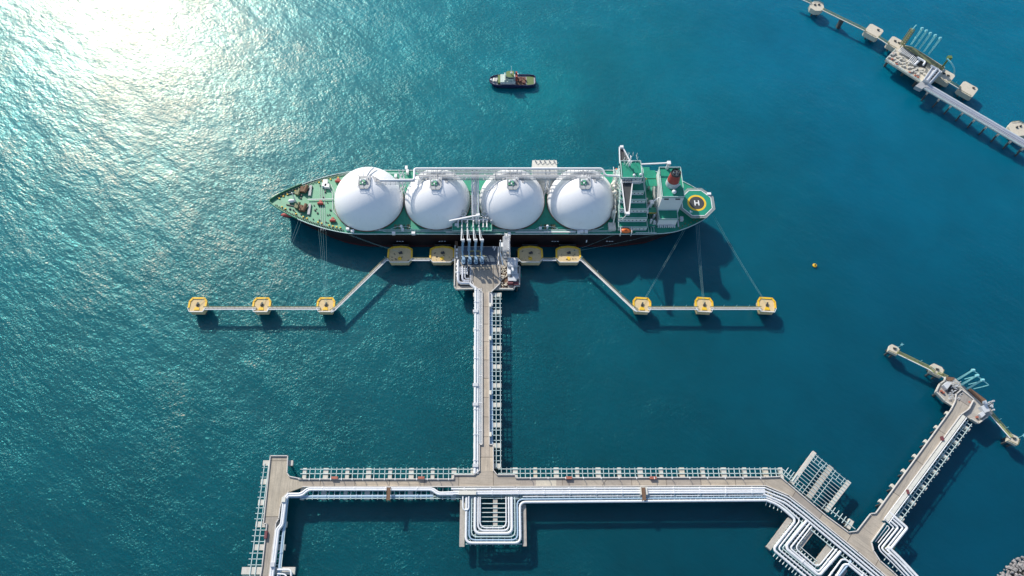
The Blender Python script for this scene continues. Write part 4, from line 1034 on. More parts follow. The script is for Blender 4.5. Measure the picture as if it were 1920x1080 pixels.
# house aft platforms, stairs
q = MB()
for (x0_, x1_, ya, yb, z) in ((97.3, 102.5, -20, -15, 19), (97.3, 103.2, 2, 14, 31), (96.3, 101, 14, 20, 26), (97.2, 103.2, -12, -8, 22)): q.box(x0_, x1_, SY + ya, SY + yb, z, z + .3)
q.build('aft_platform', 'green', S)
q = MB()
for i in range(18): x = random.uniform(96, 103); y = SY + random.uniform(-20, 18); q.box(x - .5, x + .5, y - .5, y + .7, 16.2, random.uniform(18, 24))
q.build('ventilator', 'lightgrey', S)
q = MB()
for x in (98, 99.8, 101.5): q.rail([(x, SY - 24), (x, SY - 10)], 17.5, 1, .09, 2)
q.rail([(90, SY - 23.8), (103, SY - 23.8)], 16.2, 1.4, .12, 1.2); q.build('stair_railing', 'teal_steel', S)
q = MB(); q.bar((96.6, SY + 7.5, 31), (103.3, SY + 7.5, 31), .5, .6); q.bar((98.5, SY - 12, 22), (103.3, SY - 12, 22), .5, .5); q.build('yellow_beam', 'yellow', S)
# engine casing, lower tier, funnel
cs = tier(103.6, 117, -11.3, 10.5, 16.15, 39, 'engine_casing', win=False)
cl = tier(104, 115.8, -18, -11.35, 16.15, 24, 'casing_annex', win=False)
q = MB()
for x in (106.5, 113.5): q.box(x - 1.4, x + 1.4, SY - 11.6, SY - 11.3, 36.5, 37.6)
q.build('louvre', 'dark', cs)
q = MB()
for i in range(9): x = 104.5 + i * 1.3; q.box(x, x + .7, SY - 19.6, SY - 18.3, 16.2, 17 + random.random() * 1.6)
q.build('deck_locker', 'white', cl)
FX, FY = 110.6, SY - 1.5
F = MB().cyl((FX, FY, 39), (FX, FY + .1, 43), 4.1, 3.7, 24, False).build('funnel', 'lightgrey', S)
MB().cyl((FX, FY + .1, 43), (FX, FY + .4, 49.6), 3.72, 3.1, 24, False).build('red_band', 'red', F)
MB().cyl((FX, FY + .4, 49.6), (FX, FY + .45, 50.6), 3.12, 3.0, 24, False).cyl((FX, FY + .4, 49.3), (FX, FY + .4, 49.7), 2.9, 2.9, 24).build('black_top', 'dark', F)
q = MB()
for dx, dy, rr in ((-1, .5, .9), (1.1, .7, .8), (.2, -1.3, .7)): q.cyl((FX + dx, FY + dy, 49.7), (FX + dx, FY + dy, 51.8), rr, rr, 12, False)
q.build('exhaust_pipe', 'grey', F)
q = MB(); q.ball((FX + .2, FY - 6.8, 40.5), 1.4); q.cyl((FX + .2, FY - 6.8, 39), (FX + .2, FY - 6.8, 40), .5); q.build('satellite_dome', 'ship_white', S)
def crane(base, foot_z, tip, name='deck_crane', w=.7):
    c_ = MB().cyl((base.x, base.y, foot_z), (base.x, base.y, base.z), 1.0, .8, 12).box(base.x - 1.1, base.x + 1.1, base.y - 1.1, base.y + 1.1, base.z, base.z + 1.5).build(name, 'ship_white', S)
    MB().bar(base + Vector((0, 0, .8)), tip, w, w * 1.2).build('boom', 'ship_white', c_)
crane(W(1253.5, 307, 44), 39, W(1202, 308, 44)); crane(W(1222, 380, 27), 16.2, W(1275, 346, 41), w=.6)
crane(W(1212, 398, 22), 16.2, W(1218, 384, 24))
# helideck
HX, HY, HZ = W(1306.5, 381, 21).x, W(1306.5, 380.5, 21).y, 21.0
def octo(r, k=1.0): return [(HX + r * k * math.cos(R(22.5 + 45 * i)), HY + r * math.sin(R(22.5 + 45 * i))) for i in range(8)]
HD = MB().prism(octo(10.2), HZ - .5, HZ).build('helideck', 'green', S)
q = MB(); oo, oi = octo(12.0), octo(10.4)
for i in range(8):
    a, b2, c_, d_ = Vector(oo[i]), Vector(oo[(i + 1) % 8]), Vector(oi[(i + 1) % 8]), Vector(oi[i])
    nseg = 11
    for j in range(nseg):
        p0, p1 = a.lerp(b2, j / nseg), d_.lerp(c_, j / nseg); q.bar((p0.x, p0.y, HZ - .1), (p1.x, p1.y, HZ - .15), .28, .12)
    q.bar((a.x, a.y, HZ - .05), (b2.x, b2.y, HZ - .05), .22, .22); m0, m1 = a.lerp(d_, .5), b2.lerp(c_, .5); q.bar((m0.x, m0.y, HZ - .1), (m1.x, m1.y, HZ - .1), .2, .12)
q.build('safety_net', 'net', HD)
MB().line_of(octo(10.2), .45, HZ, HZ + .12, True).build('white_edge', 'white', HD)
def disc(r, z, n=40): return MB().cyl((HX, HY, z), (HX, HY, z + .015), r, r, n)
disc(6.0, HZ).build('yellow_ring', 'yellow', HD); disc(4.75, HZ + .02).build('black_circle', 'dark', HD)
q = MB()
for dx in (-1.2, 1.2): q.box(HX + dx - .35, HX + dx + .35, HY - 1.9, HY + 1.9, HZ + .04, HZ + .06)
q.box(HX - .85, HX + .85, HY - .36, HY + .36, HZ + .04, HZ + .058); q.build('letter_h', 'white', HD)
q = MB(); p = W(1296, 396, 21); q.box(p.x - .9, p.x - .1, p.y - 1, p.y + .6, HZ + .004, HZ + .02); q.box(p.x + .1, p.x + .6, p.y - 1, p.y, HZ + .004, HZ + .02); p = W(1329, 364, 21); q.box(p.x - 1.2, p.x + 1.2, p.y - .8, p.y + .8, HZ - .3, HZ + .9); q.build('deck_mark', 'white', HD)
q = MB()
for i in range(8): x, y = octo(7.5)[i]; q.cyl((x, y, 14), (x, y, HZ - .5), .3, n=8)
q.build('leg', 'grey', HD)
# life boats in their cradles
for px, py, k in ((1173.5, 432, 1), (1156, 319.5, .6)):
    c_ = W(px, py, 19.5); q = MB(Matrix.Translation((c_.x, c_.y, 19.2)) @ Matrix.Diagonal((3.6 * k, 1.7 * k, 1.5 * k, 1))); q.ball((0, 0, 0), 1, 16)
    lb = q.build('lifeboat', 'orange', S); MB().box(c_.x - 1.2 * k, c_.x + .4 * k, c_.y - .5, c_.y + .5, 20.2, 21.2).build('canopy', 'orange', lb)
    q = MB()
    for dx in (-3.4, 3.4): q.bar((c_.x + dx * k, c_.y - 2.1, 16.2), (c_.x + dx * k, c_.y - 2.1, 20.5), .4, .4); q.bar((c_.x + dx * k, c_.y - 2.1, 20.5), (c_.x + dx * k, c_.y + 2, 20.5), .35, .35)
    q.build('davit', 'ship_white', lb)
# stern mooring deck fittings
q = MB()
for i in range(10): x = 118.5 + i * 1.9; y = SY + sc(x) - interp(DECK, x) + 1.6 + (i % 3) * .9; q.cyl((x, y, 16.15), (x, y, 17), .35, n=8)
q.build('bollard', 'olive', S)
q = MB(); q.box(119, 121, SY - 15, SY - 12.5, 16.2, 18.6); q.box(117.3, 118, SY - 19, SY + 12, 16.2, 17.4); q.build('deck_locker', 'lightgrey', S)

# ------------------------------------------------------------------ mooring lines
def mline(p, q, label, sag=1.2, r=.042, grp='ropes mooring the tanker'):
    pts = []
    for i in range(13):
        t = i / 12; v_ = p.lerp(q, t); v_.z -= sag * 4 * t * (1 - t); pts.append(v_)
    c = (p + q) / 2; off = Vector((c.x, c.y, 0))
    mb = MB(); mb.tube([v_ - off for v_ in pts], r, 5); o = mb.build('mooring_rope', 'rope'); o.location = off
    tag(o, label, 'mooring rope', grp)
BOW = 'thin rope from the bow of the tanker to the inner left mooring dolphin'
for a, b2 in ((597, 609), (601, 610.5), (605.5, 611.5), (611, 613)):
    mline(W(a, 429 + (a - 597) * .35, 16.6), W(b2, 569, 9), BOW)
for k, (a, b2) in enumerate((((560, 412), 491.5), ((565, 414), 490))): mline(W(*a, 16.6), W(b2, 570, 9), 'thin rope from the bow to the middle left mooring dolphin', 3, .05)
for k, (a, b2) in enumerate((((530, 396), 371.5), ((535, 399), 370))): mline(W(*a, 16.6), W(b2, 570, 9), 'thin rope from the bow to the outermost left mooring dolphin', 3, .05)
for a, b2 in (((655, 440.5), (748, 472)), ((660, 441), (751, 472))): mline(W(*a, 16.6), W(*b2, 8.3), 'spring rope from the hull to the leftmost hull side dolphin')
for a, b2 in (((1150, 440.5), (1066, 473)), ((1236, 438), (1067, 473))): mline(W(*a, 16.6), W(*b2, 8.3), 'spring rope from the hull to the rightmost hull side dolphin')
for a, b2 in ((1305, 1318), (1308, 1319.5), (1311, 1321)): mline(W(a, 421.5, 16.6), W(b2, 569, 9), 'thin rope from the stern to the middle right mooring dolphin')
for a, b2 in (((1336, 404), 1436), ((1338, 402), 1438)): mline(W(*a, 16.6), W(b2, 569, 9), 'slanting rope from the stern to the outermost right mooring dolphin')
for a, b2 in (((1283, 428), 1203), ((1287, 427), 1205)): mline(W(*a, 16.6), W(b2, 569, 9), 'slanting rope from the stern to the inner right mooring dolphin')

# ------------------------------------------------------------------ tug
c0 = W(961, 156, 0)
TG = thing('tug_boat', (c0.x, c0.y, 0), 'small navy hulled tug boat with white wheelhouse and green aft deck', 'boat')
cx, cy = c0.x, c0.y
TO = [(-16.8, .6), (-16.0, 2.6), (-14, 4.0), (-10, 4.9), (0, 5.2), (12, 5.0), (15.5, 4.4), (16.6, 3.0)]
def tring(k, z): return [(cx + x * (k if x < 0 else 1), cy - b_ * k, z) for x, b_ in TO] + [(cx + x * (k if x < 0 else 1), cy + b_ * k, z) for x, b_ in TO[::-1]]
vs = tring(.86, -1.5) + tring(.93, 0.5) + tring(1.0, 3.3); n = 2 * len(TO)
fs = [(i * n + j, i * n + (j + 1) % n, (i + 1) * n + (j + 1) % n, (i + 1) * n + j) for i in range(2) for j in range(n)] + [tuple(range(n))[::-1]]
MB().add(vs, fs).build('hull', 'navy', TG)
dk = [(p[0], p[1]) for p in tring(.97, 0)]
MB().prism(dk, 2.4, 2.6).build('deck', 'grey', TG)
MB().line_of([(p[0], p[1]) for p in tring(1.0, 0)], .45, 2.5, 3.7, True).build('bulwark', 'navy', TG)
MB().box(cx + 10.2, cx + 15.4, cy - 4, cy + 4.0, 2.6, 2.75).build('aft_deck', 'green_tug', TG)
MB().box(cx + 2.6, cx + 9.6, cy - 3.8, cy + 3.6, 2.6, 2.7).build('work_deck', 'brown', TG)
q = MB()
for i in range(14): x = cx + random.uniform(2.4, 9.6); y = cy + random.uniform(-3.6, 3.4); q.box(x - .4, x + .4, y - .4, y + .4, 2.6, 3 + random.random() * 1.3)
q.build('deck_gear', 'maroon', TG)
q = MB(); q.box(cx - 9, cx + 1.8, cy - 3.6, cy + 3.6, 2.6, 5.4); q.build('deckhouse', 'tug_white', TG)
q = MB(); q.box(cx - 10.8, cx - 5.6, cy - 3.4, cy + 3.6, 2.6, 4.6); q.build('fore_house', 'green_tug', TG)
q = MB(); q.box(cx - 6.2, cx - 5.4, cy - 3.4, cy + 3.8, 4.6, 7.0); q.build('front_screen', 'tug_white', TG)
q = MB(); q.prism([(cx - 4.6, cy - 1.8), (cx - 3, cy - 2.6), (cx + .6, cy - 2.6), (cx + .6, cy + 2.6), (cx - 3, cy + 2.6), (cx - 4.6, cy + 1.8)], 5.4, 9.4); wh = q.build('wheelhouse', 'tug_white', TG)
MB().prism([(cx - 4.7, cy - 1.9), (cx - 3, cy - 2.7), (cx + .7, cy - 2.7), (cx + .7, cy + 2.7), (cx - 3, cy + 2.7), (cx - 4.7, cy + 1.9)], 7.6, 8.6).build('window', 'glass', wh)
MB().prism([(cx - 4.9, cy - 2), (cx - 3, cy - 2.9), (cx + .9, cy - 2.9), (cx + .9, cy + 2.9), (cx - 3, cy + 2.9), (cx - 4.9, cy + 2)], 9.4, 9.7).build('roof', 'green_tug', wh)
q = MB(); q.cyl((cx - 1.2, cy, 9.7), (cx - 1.2, cy, 17.5), .32, .15); q.bar((cx - 1.2, cy - 1.6, 13), (cx - 1.2, cy + 1.6, 13), .25, .25); q.bar((cx - 2, cy, 11.3), (cx - .3, cy, 11.3), .5, .3); q.build('mast', 'white', TG)
for s_ in (-1.9, 1.9):
    MB().cyl((cx + 2.6, cy + s_, 5), (cx + 2.6, cy + s_, 9.6), .8, .7, 12).build('funnel', 'red', TG)
q = MB(); q.cyl((cx - 13.5, cy - 1.4, 3.4), (cx - 13.5, cy + 1.4, 3.4), .8); q.box(cx - 12.6, cx - 11.6, cy - 1.6, cy + 1.6, 2.6, 3.9); q.build('towing_winch', 'offwhite', TG)
q = MB(); q.ball((cx - 15.6, cy, 3.6), .8); q.ball((cx - 7.8, cy - 1.8, 5.2), .5); q.ball((cx + 3.6, cy + 2.8, 6.4), .8); q.build('searchlight', 'white', TG)
q = MB(); q.box(cx - 9.0, cx + 1.8, cy - 4.2, cy - 3.62, 2.6, 4.8); q.build('side_house', 'lightgrey', TG)

# ------------------------------------------------------------------ buoy
c0 = W(1527, 498.5, 0)
B = thing('mooring_buoy', (c0.x, c0.y, 0), 'small round yellow buoy alone on open water at right', 'buoy')
q = MB(); q.tube([(c0.x + 1.0 * math.cos(R(a)), c0.y + 1.0 * math.sin(R(a)), .6) for a in range(0, 361, 20)], .4, 8); q.build('float_ring', 'yellow', B)
MB().cyl((c0.x, c0.y, 0), (c0.x, c0.y, 1.1), .9, .8, 14).build('float', 'yellow', B)
MB().cyl((c0.x, c0.y, 1.1), (c0.x, c0.y, 2.4), .45, .2, 10).build('top_mark', 'dark', B)

# ------------------------------------------------------------------ upper right berth
E2 = (W(1815, 168, 8) - W(1532, 12, 8)); AX2 = math.atan2(E2.y, E2.x)
P2 = thing('loading_platform', W(1712, 118, 0), 'pale rectangular berth platform at upper right crowded with pipework', 'platform')
MB().prism(Wp([(1660, 112), (1678, 93), (1693, 84), (1712, 88), (1772, 126), (1766, 136), (1745, 159), (1728, 155)], 9), 7.6, 9).build('platform_slab', 'concrete_pale', P2)
MB().prism(Wp([(1688, 92), (1694, 88), (1740, 115), (1735, 128), (1724, 126), (1706, 112)], 9.04), 9, 9.04).build('grating', 'dark', P2)
MB().prism(Wp([(1693, 85), (1712, 88), (1772, 127), (1768, 131), (1742, 118), (1700, 91)], 12), 11.6, 12).build('upper_walkway', 'olive', P2)
mb = MB(); ua, ub = W(1690, 90, 10.4), W(1713, 103, 10.4); d = (ub - ua).normalized(); o = Vector((-d.y, d.x, 0))
for i in range(12): p = ua.lerp(ub, i / 11); mb.tube([p + o * 1.2, p - o * 4.6], .3, 6)
mb.build('pipe_row', 'lightgrey', P2)
mb = MB()
for i in range(5): p = W(1709 + i * 2.6, 108 + i * 1.6, 11); mb.tube([p + o * 3, p - o * 5], .3, 6)
mb.tube([W(1720, 107, 12.5), W(1735, 116, 12.5), W(1731, 122, 12.5)], .7, 8, 1.2); mb.tube([W(1714, 122, 10.5), W(1724, 113, 10.5)], .9, 8)
mb.build('cargo_pipe', 'pipe', P2)
mb = MB()
for i in range(70):
    t = random.random(); s_ = random.random(); p = W(1664 + 62 * t + s_ * 12, 108 + 38 * t - s_ * 10, 9.2); k = random.uniform(.3, .9)
    mb.box(p.x - k, p.x + k, p.y - k * .7, p.y + k * .7, 9, 9.5 + k)
mb.build('valves', 'concrete_light', P2)
mb = MB()
for x, y in ((1673, 111), (1681, 121), (1705, 136), (1716, 142), (1674, 101), (1721, 145)): p = W(x, y, 9.5); mb.box(p.x - .7, p.x + .6, p.y - .5, p.y + .5, 9, 10.2)
mb.build('hydrant', 'rust_red', P2)
MB().rail([W(1660, 112, 9), W(1728, 155, 9)], 9, 1.1, .12).rail([W(1660, 112, 9), W(1678, 93, 9)], 9, 1.1, .12).build('handrail', 'teal_steel', P2)
MB().prism(Wp([(1731, 150), (1750, 123), (1767, 134), (1746, 157)], 12.5), 9, 12.5).build('pipe_ramp', 'lightgrey', P2)
for k, (a, b2, r) in enumerate((((1749, 124.5), (1732, 150), .45), ((1757, 129), (1738, 152), .95), ((1763, 133), (1743, 156), .5))):
    MB().tube([W(*a, 13.2), W(*b2, 13.2)], r, 8).build('cargo_pipe', 'pipe_metal', P2)
MB().tube([W(1745, 123, 13.4), W(1760, 131, 13.4)], .8, 8).build('cargo_pipe', 'pipe_metal', P2)
mb = MB()
for i in range(5): mb.bar(W(1746 + i * 2.3, 147 - i * 4, 13), W(1750.5 + i * 2.3, 149 - i * 4, 13), .5, .5)
mb.build('pipe_support', 'dark', P2)
MB().prism(Wp([(1716, 161), (1731, 150), (1746, 158), (1742, 164), (1735, 163), (1728, 167)], 11), 8, 11).build('end_frame', 'grey', P2)
mb = MB()
for p in ((1668, 110), (1690, 95), (1700, 128), (1722, 148), (1760, 132), (1740, 120)):
    w_ = W(*p, 7.6)
    mb.cyl((w_.x, w_.y, -6), (w_.x, w_.y, 7.6), .9, n=10)
mb.build('pile', 'pile', P2)
CR = thing('deck_crane', W(1768, 118, 0), 'green slewing crane with curved boom at the right end of the upper berth', 'crane')
mb = MB(); b0 = W(1768, 124, 12); mb.cyl((b0.x, b0.y, 9), (b0.x, b0.y, 19), .7, .6); mb.box(b0.x - 1.3, b0.x + 1.3, b0.y - 1.2, b0.y + 1.2, 19, 21.5); mb.build('mast', 'green_tug', CR)
MB().tube([W(1776, 110, 22), W(1784, 118, 21), W(1790, 130, 18), W(1789, 138, 13)], .5, 8, 4).build('boom', 'arm_cyan', CR)
TW = thing('access_tower', W(1690, 84, 0), 'slim yellow brown access tower at the left end of the upper berth', 'tower')
mb = MB(); b0 = W(1690, 86, 9)
for dx in (-1.2, 1.2):
    for dy in (-1.2, 1.2): mb.bar((b0.x + dx, b0.y + dy, 9), (b0.x + dx, b0.y + dy, 25), .35, .35)
for z in range(11, 26, 2): mb.box(b0.x - 1.3, b0.x + 1.3, b0.y - 1.3, b0.y + 1.3, z, z + .2)
mb.build('frame', 'olive', TW); MB().bar((b0.x, b0.y, 25), (b0.x + .8, b0.y + .4, 29), .5, .5).build('top_boom', 'arm_cyan', TW)
A5 = [(1708, 84, 'leftmost'), (1715.5, 88.5, 'second from the left'), (1723, 93, 'middle one'), (1732, 97, 'second from the right'), (1741, 102, 'rightmost')]
for i, (x, y, w_) in enumerate(A5):
    b0 = W(x, y, 12)
    t = thing('marine_loader', (b0.x, b0.y, 12), 'pale upright loading arm in the upper right row of five, ' + w_, 'loading arm', 'pale folded loading arms at the upper right berth')
    mb = MB()
    for dx in (-.45, .45): mb.bar((b0.x + dx, b0.y, 12), (b0.x + dx, b0.y + .5, 28 - (i % 2)), .28, .28)
    for z in range(13, 28, 2): mb.bar((b0.x - .45, b0.y, z), (b0.x + .45, b0.y, z + 1), .18, .18)
    mb.build('riser', 'arm_cyan', t)
    MB().cyl((b0.x - .7, b0.y + .4, 27.6), (b0.x + .7, b0.y + .4, 27.6), .8, n=12).cyl((b0.x - .6, b0.y, 19), (b0.x + .6, b0.y, 19), .7, n=12).build('swivel', 'arm_cyan', t)
    MB().tube([(b0.x + .9, b0.y, 27.6), (b0.x + 1.0, b0.y + .6, 15)], .25, 6).build('outboard_arm', 'arm_cyan', t)
# pipe trestle of that berth
T6 = thing('pipeline_trestle', W(1830, 215, 0), 'narrow trestle at upper right carrying one bright silver pipeline', 'jetty')
base = Wp([(1738, 160), (1940, 278)], 10.5)
for dd, r, mt in ((0.8, .95, 'pipe_metal'), (-.9, .55, 'pipe_metal'), (-2.2, .35, 'pipe_metal'), (-3.2, .3, 'lightgrey')):
    pth = offset(base, dd)
    for v_ in pth: v_.z = 10.5
    MB().tube(pth, r, 12).build('pipe', mt, T6)
MB().prism(offset(base, 2.0) + offset(base, -3.9)[::-1], 9.2, 9.6).build('deck', 'grey', T6)
MB().rail(offset(base, -4.1), 9.6, 1.1, .14, 3).rail(offset(base, 2.1), 9.6, 1.0, .1, 3).build('handrail', 'teal_steel', T6)
for i in range(9):
    t = (i + .4) / 9; p = base[0].lerp(base[1], t); d = (base[1] - base[0]).normalized(); o = Vector((-d.y, d.x, 0))
    cap(T6, (p + o * 2.4) * 1 - Vector((0, 0, p.z)), p - o * 5.0 - Vector((0, 0, p.z)), 1.3, 7.6, 9.2, 'concrete', 2)
# dolphins of that berth
def pale_dolphin(c, poly, rot, label, hooks=2, r=1.0):
    t = thing('mooring_dolphin', (c.x, c.y, 0), label, 'dolphin', 'pale dolphins of the upper right berth', rot)
    MB().prism([(x * r, y * r) for x, y in poly], 4.6, 7.6).build('concrete_cap', 'concrete_pale', t).location = (0, 0, 0)
    return t
sq = [(-5.6, -4.2), (-4.4, -5.4), (4.6, -5.4), (5.6, -4.4), (5.6, 4.4), (4.4, 5.6), (-4.4, 5.6), (-5.6, 4.4)]
sm = []
oc = [(6.3 * math.cos(R(20 + 45 * i)), 5.9 * math.sin(R(20 + 45 * i))) for i in range(8)]
def pd(px, py, poly, rot, label, r=1.0, hooks=((-1.5, 1), (1.6, 1.2))):
    c = W(px, py, 7.6); T = Matrix.Translation((c.x, c.y, 0)) @ Matrix.Rotation(rot, 4, 'Z')
    t = thing('mooring_dolphin', (c.x, c.y, 0), label, 'dolphin', 'pale dolphins of the outer berths')
    MB(T).prism([(x * r, y * r) for x, y in poly], 5.4 if poly is sm else 3.6, 7.6).build('concrete_cap', 'concrete_pale', t)
    for hx, hy in hooks: MB(T).cyl((hx, hy, 7.6), (hx, hy, 8.6), .6, .45).bar((hx - .9, hy, 8.2), (hx + .9, hy + .5, 8.2), .6, .5).build('mooring_hook', 'dark', t)
    MB(T).rail([(x * r * .97, y * r * .97) for x, y in poly[:3]], 7.6, 1, .08).build('handrail', 'olive', t)
    p = MB(T)
    for x in ((-2, 2) if poly is sm else (-3, 3)):
        for y in ((-2, 2) if poly is sm else (-3, 3)): p.cyl((x * r * .8, y * r * .8, -6), (x * r * .8, y * r * .8, 5.4 if poly is sm else 3.6), .6, n=10)
    p.build('pile', 'pile', t); return t
pd(1532, 11.5, oc, 0, 'pale eight sided dolphin at the very top of the picture', .88)
pd(1638.5, 58, sq, AX2, 'pale square dolphin between the top dolphin and the upper berth', 1.0, ((2, 2.5),))
pd(1680, 81, sq, AX2, 'pale dolphin touching the left end of the upper berth', .95)
pd(1772, 142, sq, AX2, 'pale dolphin touching the right end of the upper berth', 1.0)
pd(1815, 167, sq, AX2, 'pale square dolphin just right of the upper berth', 1.0, ((2.5, 3),))
pd(1910, 241, oc, R(10), 'large pale eight sided dolphin at the right picture edge', 1.12, ((-1, 1), (2, 1.5)))
GW = 'faded yellow green catwalks of the upper berth'
catwalk([(1490, -8), (1521, 6)], 8, 'faded green catwalk running off the top picture edge', 1.3, 'yellow_dull', group=GW)
catwalk([(1542, 18), (1622, 57)], 8, 'faded green catwalk between the top dolphin and the square one', 1.5, 'yellow_dull', group=GW, supp=(.47,))
catwalk([(1646, 70), (1666, 83)], 8, 'short faded green catwalk left of the upper berth', 1.3, 'yellow_dull', group=GW)
catwalk([(1778, 153), (1800, 166)], 8, 'short faded green catwalk right of the upper berth', 1.3, 'yellow_dull', group=GW, posts=1)

# ------------------------------------------------------------------ small berth head at right
P3 = thing('loading_platform', W(1800, 740, 0), 'small crowded berth head at right end of the sloping trestle', 'platform')
MB().prism(Wp([(1754, 735), (1761, 720), (1770, 714), (1776, 706), (1792, 710), (1812, 728), (1846, 752), (1858, 763), (1862, 776), (1850, 782), (1833, 794), (1820, 786), (1803, 776), (1784, 760), (1770, 752)], 9), 7.4, 9.0).build('platform_slab', 'concrete', P3)
kerbs(P3, [[(1784, 761), (1770, 752), (1754, 735), (1761, 720), (1770, 714), (1771, 708)], [(1820, 786), (1833, 794), (1850, 782)]], 9, 'edge_wall', 'concrete_light', 1.0, .6)
MB().prism(Wp([(1812, 729), (1820, 728), (1850, 750), (1843, 757)], 9.4), 9, 9.4).build('brown_deck', 'brown', P3)
MB().prism(Wp([(1774, 706), (1790, 708), (1786, 714), (1776, 713)], 9.4), 9, 9.4).build('brown_deck', 'brown', P3)
for poly, z, nm in (([(1769, 722), (1776, 715), (1784, 719), (1776, 730)], 12, 'control_room'), ([(1839, 762), (1850, 757), (1857, 770), (1847, 774)], 12, 'substation'), ([(1836, 776), (1843, 771), (1848, 777), (1841, 783)], 11.5, 'store_room')):
    MB().prism(Wp(poly, z), 9, z).build(nm, 'lightgrey', P3)
mb = MB()
for i in range(60):
    t = random.random(); p = W(1776 + 22 * t + random.uniform(-3, 6), 722 + 14 * t + random.uniform(-4, 12) * (1 - t * .4), 9.5); k = random.uniform(.25, .6)
    mb.bar((p.x, p.y, 9.2 + k), (p.x + random.uniform(-2, 2), p.y + random.uniform(-2, 2), 9.2 + k), k, k)
mb.build('pipework', 'dark', P3)
mb = MB()
for i in range(50):
    p = W(random.uniform(1776, 1800), random.uniform(716, 748), 9.5)
    if p: mb.bar((p.x, p.y, 10), (p.x + random.uniform(-2.5, 2.5), p.y + random.uniform(-1, 1), 10.6), .25, .25)
for i in range(26): p = W(random.uniform(1842, 1862), random.uniform(752, 770), 9.5); mb.box(p.x - .4, p.x + .5, p.y - .4, p.y + .4, 9, 10.5)
mb.build('pipework', 'lightgrey', P3)
mb = MB()
for x, y in ((1765, 733), (1769, 736), (1832, 782), (1837, 779), (1817, 754)): p = W(x, y, 9.8); mb.box(p.x - .5, p.x + .5, p.y - .5, p.y + .5, 9, 10.3)
mb.build('hydrant', 'rust_red', P3)
mb = MB()
for x, y in ((1762, 735), (1790, 748), (1812, 770), (1840, 780), (1850, 762), (1800, 728), (1775, 712)): p = W(x, y, 7); mb.cyl((p.x, p.y, -6), (p.x, p.y, 7.4), .8, n=10)
mb.build('pile', 'pile', P3)
mb = MB()
for x, y in ((1846, 754), (1850, 757)): p = W(x, y, 11); mb.ball((p.x, p.y, 10.5), .9)
mb.build('white_tank', 'white', P3)
for i, (x, y, tx, ty_, w_) in enumerate(((1796, 712, 1822, 697, 'upper left one'), (1803, 722, 1833, 704, 'middle one'), (1813, 730, 1845, 713, 'lower right one'))):
    b0 = W(x, y, 9.2); t = thing('marine_loader', (b0.x, b0.y, 9.2), 'pale blue folded loading arm on the small right berth, ' + w_, 'loading arm', 'pale blue loading arms at the small right berth')
    top = Vector((b0.x, b0.y + .5, 24.5))
    mb = MB(); mb.bar(b0, top, .55, .55)
    for dx in (-.5, .5): mb.bar(b0 + Vector((dx, .4, 0)), top + Vector((dx * .4, .4, 0)), .2, .2)
    mb.build('riser', 'arm_cyan', t)
    MB().cyl(top + Vector((-.8, 0, 0)), top + Vector((.8, 0, 0)), .8, n=12).build('swivel', 'arm_cyan', t)
    MB().tube([top, top + Vector((3.6, -2.6, -1.2)), Vector((b0.x + 2.2, b0.y - .6, 12))], .26, 6, .6).build('outboard_arm', 'arm_cyan', t)
GB = 'catwalks of the small right berth'
catwalk([(1682, 661), (1744, 691), (1752, 698)], 8, 'pale catwalk from the far upper dolphin to the small right berth', 1.7, 'yellow_dull', posts=2, group=GB)
catwalk([(1758, 700), (1776, 708)], 8, 'short pale catwalk at the upper left corner of the small right berth', 1.6, 'yellow_dull', group=GB)
catwalk([(1856, 774), (1896, 820)], 8, 'pale sloping catwalk from the small right berth to its lower dolphin', 1.7, 'yellow_dull', posts=2, group=GB)
sm[:] = [(-3, -2.6), (3, -2.6), (3.2, 2), (2, 3.2), (-2.2, 3.2), (-3.2, 1.8)]
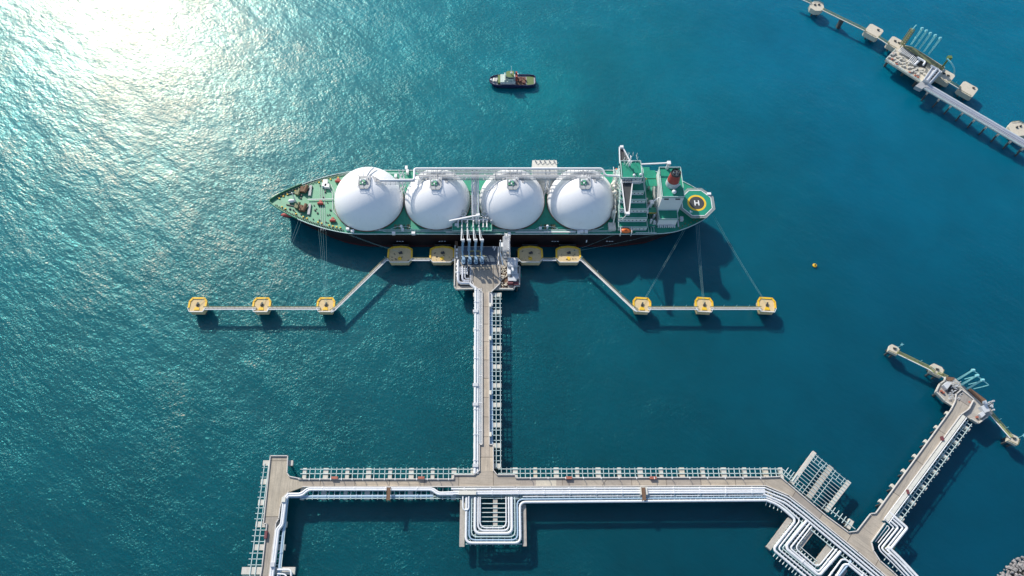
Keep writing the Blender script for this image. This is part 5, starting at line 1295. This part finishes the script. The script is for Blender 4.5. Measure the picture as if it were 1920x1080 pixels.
for (x, y, lab, r) in ((1676, 655.5, 'small square dolphin with lamp mast at the upper end of the right catwalk', .9), (1756, 694.5, 'low rounded dolphin beside the upper left corner of the small right berth', 1.15), (1900, 824, 'small dolphin with lamp mast at the lower end of the right catwalk', .9)):
    t = pd(x, y, sm, R(-30), lab, r, ((0, .6),)); t['group'] = 'small dolphins of the right berth'
    if y != 694.5:
        c = W(x + 5, y - 2, 7.6); MB().cyl((c.x, c.y, 7.6), (c.x, c.y, 14.5), .13, .1, 6).bar((c.x - 1, c.y, 14.3), (c.x + 1, c.y, 14.5), .2, .2).bar((c.x - .3, c.y - .9, 14.3), (c.x, c.y + .9, 14.5), .2, .2).build('lamp_mast', 'arm_cyan', t)

# ------------------------------------------------------------------ rocks of the breakwater in the corner
rk = []
for k in range(5):
    n, vs, fs = 0, [], []
    q = MB(); q.ball((0, 0, 0), 1, 7)
    for i, v_ in enumerate(q.v): q.v[i] = Vector((v_.x * 1.3, v_.y, v_.z * .8)) * (1 + .28 * math.sin(v_.x * 7 + k * 2) * math.cos(v_.y * 5 + k) + random.uniform(-.04, .04))
    q.sm = [False] * len(q.sm); o = q.build('rock', 'rock'); rk.append(o)
mound = MB().prism(Wp([(1872, 1100), (1880, 1082), (1893, 1064), (1905, 1052), (1925, 1047), (1960, 1043), (1990, 1120), (1880, 1140)], 0), -3, .35,
                   Wp([(1882, 1104), (1890, 1082), (1900, 1067), (1908, 1060), (1925, 1056), (1960, 1052), (1990, 1120), (1890, 1140)], 0)).build('rubble_bank', 'rubble')
tag(mound, 'low bank under the grey rocks', 'ground', kind='structure')
cnt = 0
for i in range(400):
    px, py = random.uniform(1868, 1928), random.uniform(1040, 1090)
    edge = 1080 - (px - 1868) * .9 if px < 1905 else 1047 - (px - 1905) * .25
    if py < edge: continue
    if cnt >= 125: break
    p = W(px, py, 0); o = rk[cnt] if cnt < 5 else rk[cnt % 5].copy()
    if cnt >= 5: COL.objects.link(o)
    s_ = random.uniform(.4, .85); o.scale = (s_,) * 3; o.location = (p.x, p.y, .3 + min(1.6, max(0, (py - edge) * .07)) + random.uniform(0, .4)); o.rotation_euler = (random.uniform(-.5, .5), random.uniform(-.5, .5), random.uniform(0, 6))
    tag(o, 'pale grey boulder in the rock heap at the lower right corner', 'rock', 'boulders of the corner rock heap'); cnt += 1
